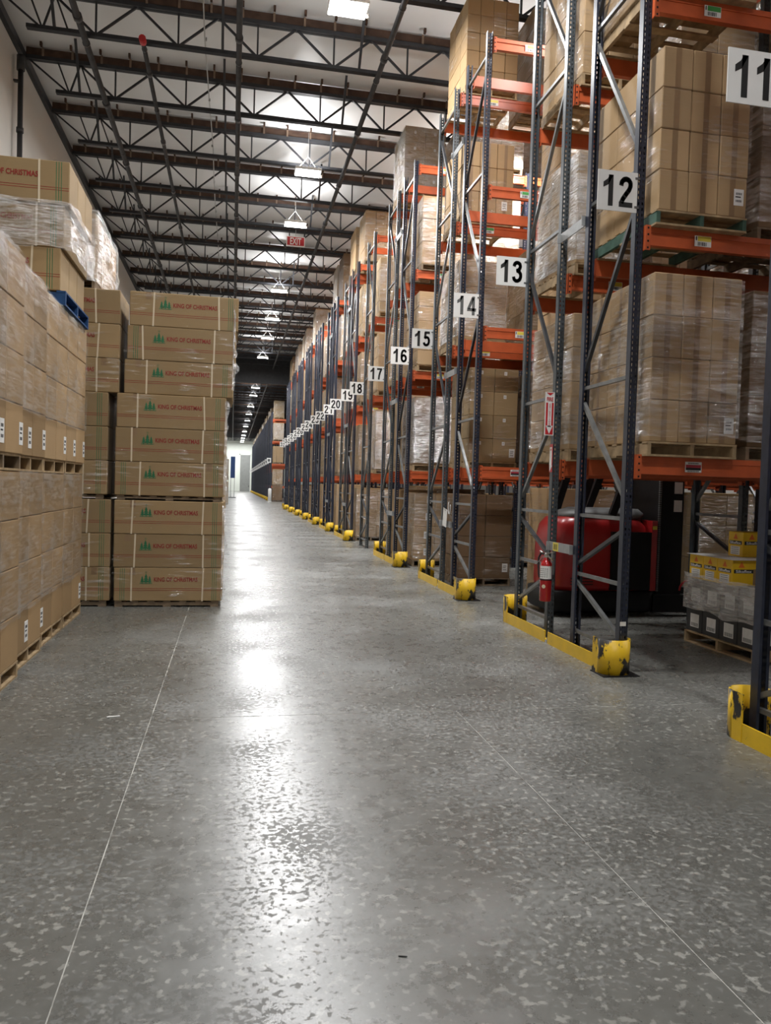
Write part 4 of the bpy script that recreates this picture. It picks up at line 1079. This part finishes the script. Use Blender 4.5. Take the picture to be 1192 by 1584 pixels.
MB().box(1.52,2.60,0.02,0.16,0.06,0.30).build('outrigger_leg',M['black'],T); MB().box(1.52,2.60,0.84,0.98,0.06,0.30).build('outrigger_leg',M['black'],T)
MB().box(1.95,2.90,0.30,0.42,0.12,0.16).build('fork',M['black'],T); MB().box(1.95,2.90,0.58,0.70,0.12,0.16).build('fork',M['black'],T)
for (x_,y_) in ((2.40,0.09),(2.40,0.91),(0.35,0.5)):
    wh=MB().tube([(x_,y_-0.05,0.065),(x_,y_+0.05,0.065)],0.065,14).build('wheel',M['rubber'],T)
    MB().tube([(x_,y_-0.055,0.065),(x_,y_+0.055,0.065)],0.035,10).build('wheel_hub',M['red'],wh)
MB().box(1.95,1.99,0.15,0.85,0.25,1.1).build('fork_carriage',M['black'],T)
hr=MB().tube([(2.05+0.14*math.cos(a),0.02,0.36+0.14*math.sin(a)) for a in [i*PI/8 for i in range(0,9)]],0.014,8).build('hose_loop',M['redsign'],T)

# ================================================================= yellow carton pallet under rack 12
px0,px1,py0,py1=5.20,6.28,6.80,8.02
pallet(px0-0.02,px1,py0,py1,0.0,'wooden pallet under the black and yellow cartons','wood',axis='x')
nY=4; dY=(py1-py0)/nY; BHt=0.30
ME_BB=MB().cbox(0,0.36,0,dY-0.006,0,BHt-0.004,0.006).mesh('black_carton',M['blackbox'])
lbm=MB().box(-0.002,0,0.06,0.22,0.05,0.20,0)
for i in range(9): lbm.box(-0.003,-0.002,0.075+i*0.015,0.082+i*0.015,0.06,0.10,1)
ME_WL=lbm.mesh('white_label',[M['paper'],M['greyprint']])
for k in range(2):
    for j in range(nY):
        for i in range(3):
            if i>0 and j>0: continue
            o=put('black_carton',ME_BB,None,(px0+i*0.36,py0+j*dY,0.135+k*BHt)); tag(o,'black carton with a white label, %s layer under the yellow cartons'%('lower','upper')[k],'carton','black cartons under the yellow ones')
            if i==0: put('white_label',ME_WL,o)
            if j==0:
                MB().box(0.08,0.26,-0.002,0,0.05,0.20).build('white_label',M['paper'],o)
zY=0.135+2*BHt
ME_YB=MB().cbox(0,0.34,0,0.255,0,0.275,0.005).mesh('yellow_carton',M['yellowbox'])
def yellow_carton(x,y,z,label):
    o=put('yellow_carton',ME_YB,None,(x,y,z)); tag(o,label,'carton','yellow cartons')
    # aisle face (-X)
    b1=MB().box(-0.0016,0,0.02,0.235,0.135,0.175).build('black_band',M['blackprint'],o)
    put('band_lettering',text_mesh('Sikaflex',M['white'],0.01)[0],b1,(-0.0024,0.1275,0.155),rz=-PI/2,scale=(0.19/text_mesh('Sikaflex',M['white'],0.01)[1],1,0.03/text_mesh('Sikaflex',M['white'],0.01)[2]))
    MB().add([(-0.0016,0.09,0.195),(-0.0016,0.165,0.195),(-0.0016,0.1275,0.26)],[(0,2,1)]).build('orange_triangle',M['orangeprint'],o)
    lb=MB().box(-0.0016,0,0.05,0.21,0.02,0.115).build('white_label',M['paper'],o)
    m2=MB()
    for i in range(4): m2.box(-0.0024,-0.0016,0.07,0.19,0.032+i*0.022,0.037+i*0.022)
    m2.build('label_print',M['greyprint'],lb)
    # front face (-Y)
    b2=MB().box(0.02,0.25,-0.0016,0,0.135,0.175).build('black_band',M['blackprint'],o)
    lettering('band_lettering','Sikaflex',M['white'],b2,(0.135,-0.0024,0.155),0.19,0.03,bold=0.01)
    MB().add([(0.07,-0.0016,0.195),(0.145,-0.0016,0.195),(0.1075,-0.0016,0.26)],[(0,1,2)]).build('orange_triangle',M['orangeprint'],o)
    MB().box(0.25,0.335,-0.0016,0,0.01,0.18).build('brown_flap',M['card'],o)
    return o
for j,y_ in enumerate((7.24,7.50,7.76)):
    for i in range(2):
        yellow_carton(px0+0.01+i*0.345,y_,zY,'yellow carton with a black lettered band in the row above the black cartons' if i==0 else 'yellow carton behind the front row of yellow cartons')
for i in range(2): yellow_carton(px0+0.62+i*0.345-0.27,7.55,zY+0.28,'yellow carton standing on top of the other yellow cartons')
MB_fl=MB().box(-0.02,0.75,7.2,8.03,0,0.004)
tag(MB_fl.build('cardboard_sheet',M['paper'],None,(px0,0,zY+0.2765)),'pale cardboard sheet lying on the yellow cartons','cardboard sheet')
wrap(px0,px1,py0,py1,0.135+0.25,zY+0.06,'grey bunched film around the black cartons','film on the black cartons','filmgrey',0.03,0.05,81,'fl',0.05)

# ================================================================= fire extinguisher and its signs
EX=empty('fire_extinguisher',(3.50,8.14,0.44)); tag(EX,'red fire extinguisher hanging on the rack upright below the light grey spacer','fire extinguisher')
cyl=MB().lathe([(0.060,0.0),(0.066,0.008),(0.066,0.40),(0.060,0.43),(0.040,0.455),(0.026,0.468),(0.024,0.49)],22).build('cylinder',M['extred'],EX)
lab=MB(); n=16; vs=[]
for i in range(n+1):
    a=PI*0.62+(PI*1.12)*i/n
    for z in (0.255,0.40): vs.append((0.0672*math.cos(a),0.0672*math.sin(a),z))
lab.add(vs,[(i*2,i*2+2,i*2+3,i*2+1) for i in range(n)],0,True)
lo=lab.build('instruction_label',M['paper'],cyl)
pr_=MB()
for r_ in range(5):
    for q in range(6):
        a=PI*0.85+PI*0.65*q/6; z=0.275+r_*0.022
        pr_.quad((0.0676*math.cos(a),0.0676*math.sin(a),z),(0.0676*math.cos(a+0.2),0.0676*math.sin(a+0.2),z),(0.0676*math.cos(a+0.2),0.0676*math.sin(a+0.2),z+0.009),(0.0676*math.cos(a),0.0676*math.sin(a),z+0.009))
tag(pr_.build('label_print',M['greyprint'],cyl),kind='stuff')
MB().tube([(0,0,0.238),(0,0,0.252)],0.068,22).build('rubber_band',M['black'],cyl)
MB().tube([(-0.045,-0.050,0.17),(-0.0455,-0.0505,0.17)],0.022,14).build('inspection_seal',M['strap'],cyl)
MB().lathe([(0.022,0.488),(0.026,0.50),(0.026,0.53),(0.018,0.545)],14).build('valve',M['chrome'],EX)
MB().bar((-0.01,-0.005,0.535),(0.02,-0.16,0.565),0.022,0.008).build('lever',M['chrome'],EX)
MB().bar((-0.01,-0.01,0.525),(0.02,-0.15,0.47),0.022,0.008).build('carry_handle',M['chrome'],EX)
MB().tube([(-0.05,0.06,0.56),(-0.05,0.0,0.545)],0.012,8).build('gauge',M['chrome'],EX)
MB().tube([(-0.02,0.02,0.53),(-0.04,0.07,0.535),(-0.05,0.105,0.48),(-0.05,0.108,0.38),(-0.05,0.09,0.30),(-0.05,0.062,0.26)],0.011,8).build('hose',M['rubber'],EX)
MB().bar((-0.04,0.0,0.50),(-0.06,0.15,0.40),0.012,0.006).build('pull_strap',M['spacer'],EX)
MB().box(0.062,0.085,-0.02,0.02,0.30,0.56).build('wall_hook',M['galv'],EX)

S1=empty('fire_extinguisher_sign',(3.515,8.243,2.56)); tag(S1,'red and white arrow sign flagged out from the rack upright above the extinguisher','safety sign')
MB().box(-0.055,0.055,-0.003,0.003,-0.245,0.245).build('sign_panel',M['white'],S1)
MB().box(-0.046,0.046,-0.0045,-0.003,-0.235,0.125).build('red_field',M['redsign'],S1)
MB().box(-0.022,0.022,-0.006,-0.0045,-0.15,0.125).add([(-0.042,-0.006,-0.135),(0.042,-0.006,-0.135),(0,-0.006,-0.228)],[(0,2,1)]).build('white_arrow',M['white'],S1)
MB().add([(-0.046,-0.0045,0.238),(0.046,-0.0045,0.238),(0,-0.0045,0.205)],[(0,2,1)]).build('red_chevron',M['redsign'],S1)
lettering('fire_lettering','FIRE',M['redsign'],S1,(0,-0.0046,0.165),0.078,0.045,bold=0.02)
for i,chh in enumerate('EXTINGUISHER'):
    me,wd,ht=text_mesh(chh,M['redsign'],0.01)
    put('letter',me,S1,(0,-0.0064,0.108-i*0.0218),scale=(0.017/max(ht,0.1),1,0.017/ht))
S2=empty('fire_extinguisher_sign',(FX-UW/2-0.004,8.30,2.06)); tag(S2,'narrow red arrow sticker on the side of the rack upright below the flagged sign','safety sign')
MB().box(-0.002,0.0,-0.05,0.028,-0.16,0.16).build('sign_panel',M['redsign'],S2)
MB().box(-0.0035,-0.002,-0.03,0.028,-0.09,0.125).add([(-0.0035,-0.05,-0.085),(-0.0035,0.028,-0.085),(-0.0035,0.015,-0.155)],[(0,2,1)]).build('white_arrow',M['white'],S2)
m2=MB()
for y_ in (-0.02,0.0): m2.box(-0.0045,-0.0035,y_,y_+0.012,0.085,0.11)
m2.build('letter_marks',M['redsign'],S2)

# clipboard hung on the spacer of racks 14 and 15, with a wire loop
cb=empty('hanging_clipboard',(FX-0.08,12.55,1.20)); tag(cb,'white clipboard hanging by wire from the rack numbered fifteen','clipboard')
b_=MB().box(-0.004,0.004,-0.11,0.11,-0.16,0.14).build('board',M['paper'],cb); b_.rotation_euler=(0.15,0,0)
MB().box(-0.012,-0.004,-0.05,0.05,0.11,0.15).build('clip',M['chrome'],b_)
MB().tube([(0,-0.25+0.06*math.cos(a),0.18+0.12*math.sin(a)) for a in [PI*0.9+i*PI*1.3/10 for i in range(11)]],0.006,6).build('wire_loop',M['paper'],cb)

# exit sign
E_=empty('exit_sign',(2.02,28.0,10.30-0.55)); E_.location=(1.93,26.6,9.93); tag(E_,'red and white exit sign hanging from the roof over the aisle','exit sign')
MB().box(-0.31,0.31,-0.035,0.035,-0.165,0.165).build('housing',M['exitface'],E_)
MB().box(-0.285,0.285,-0.04,-0.035,-0.14,0.14).build('red_face',M['redsign'],E_)
lettering('exit_lettering','EXIT',M['exitface'],E_,(0,-0.043,0),0.38,0.23,bold=0.02)
MB().bar((0,0,0.165),(0,0,ZC-9.93),0.02,0.02).build('stem',M['conduit'],E_)

# litter on the floor
tag(MB().cbox(-0.045,0.045,-0.008,0.008,0.0,0.006,0.002).build('paper_scrap',M['paper'],None,(-0.78,5.62,0.0),0.25),'tiny white paper scrap lying on the floor left of the joint','litter')
tag(MB().bar((0,0,0.002),(0.028,-0.015,0.003),0.003,0.003).build('dark_splinter',M['blackprint'],None,(0.62,2.62,0.0),0.2),'small dark splinter lying on the polished floor','litter')
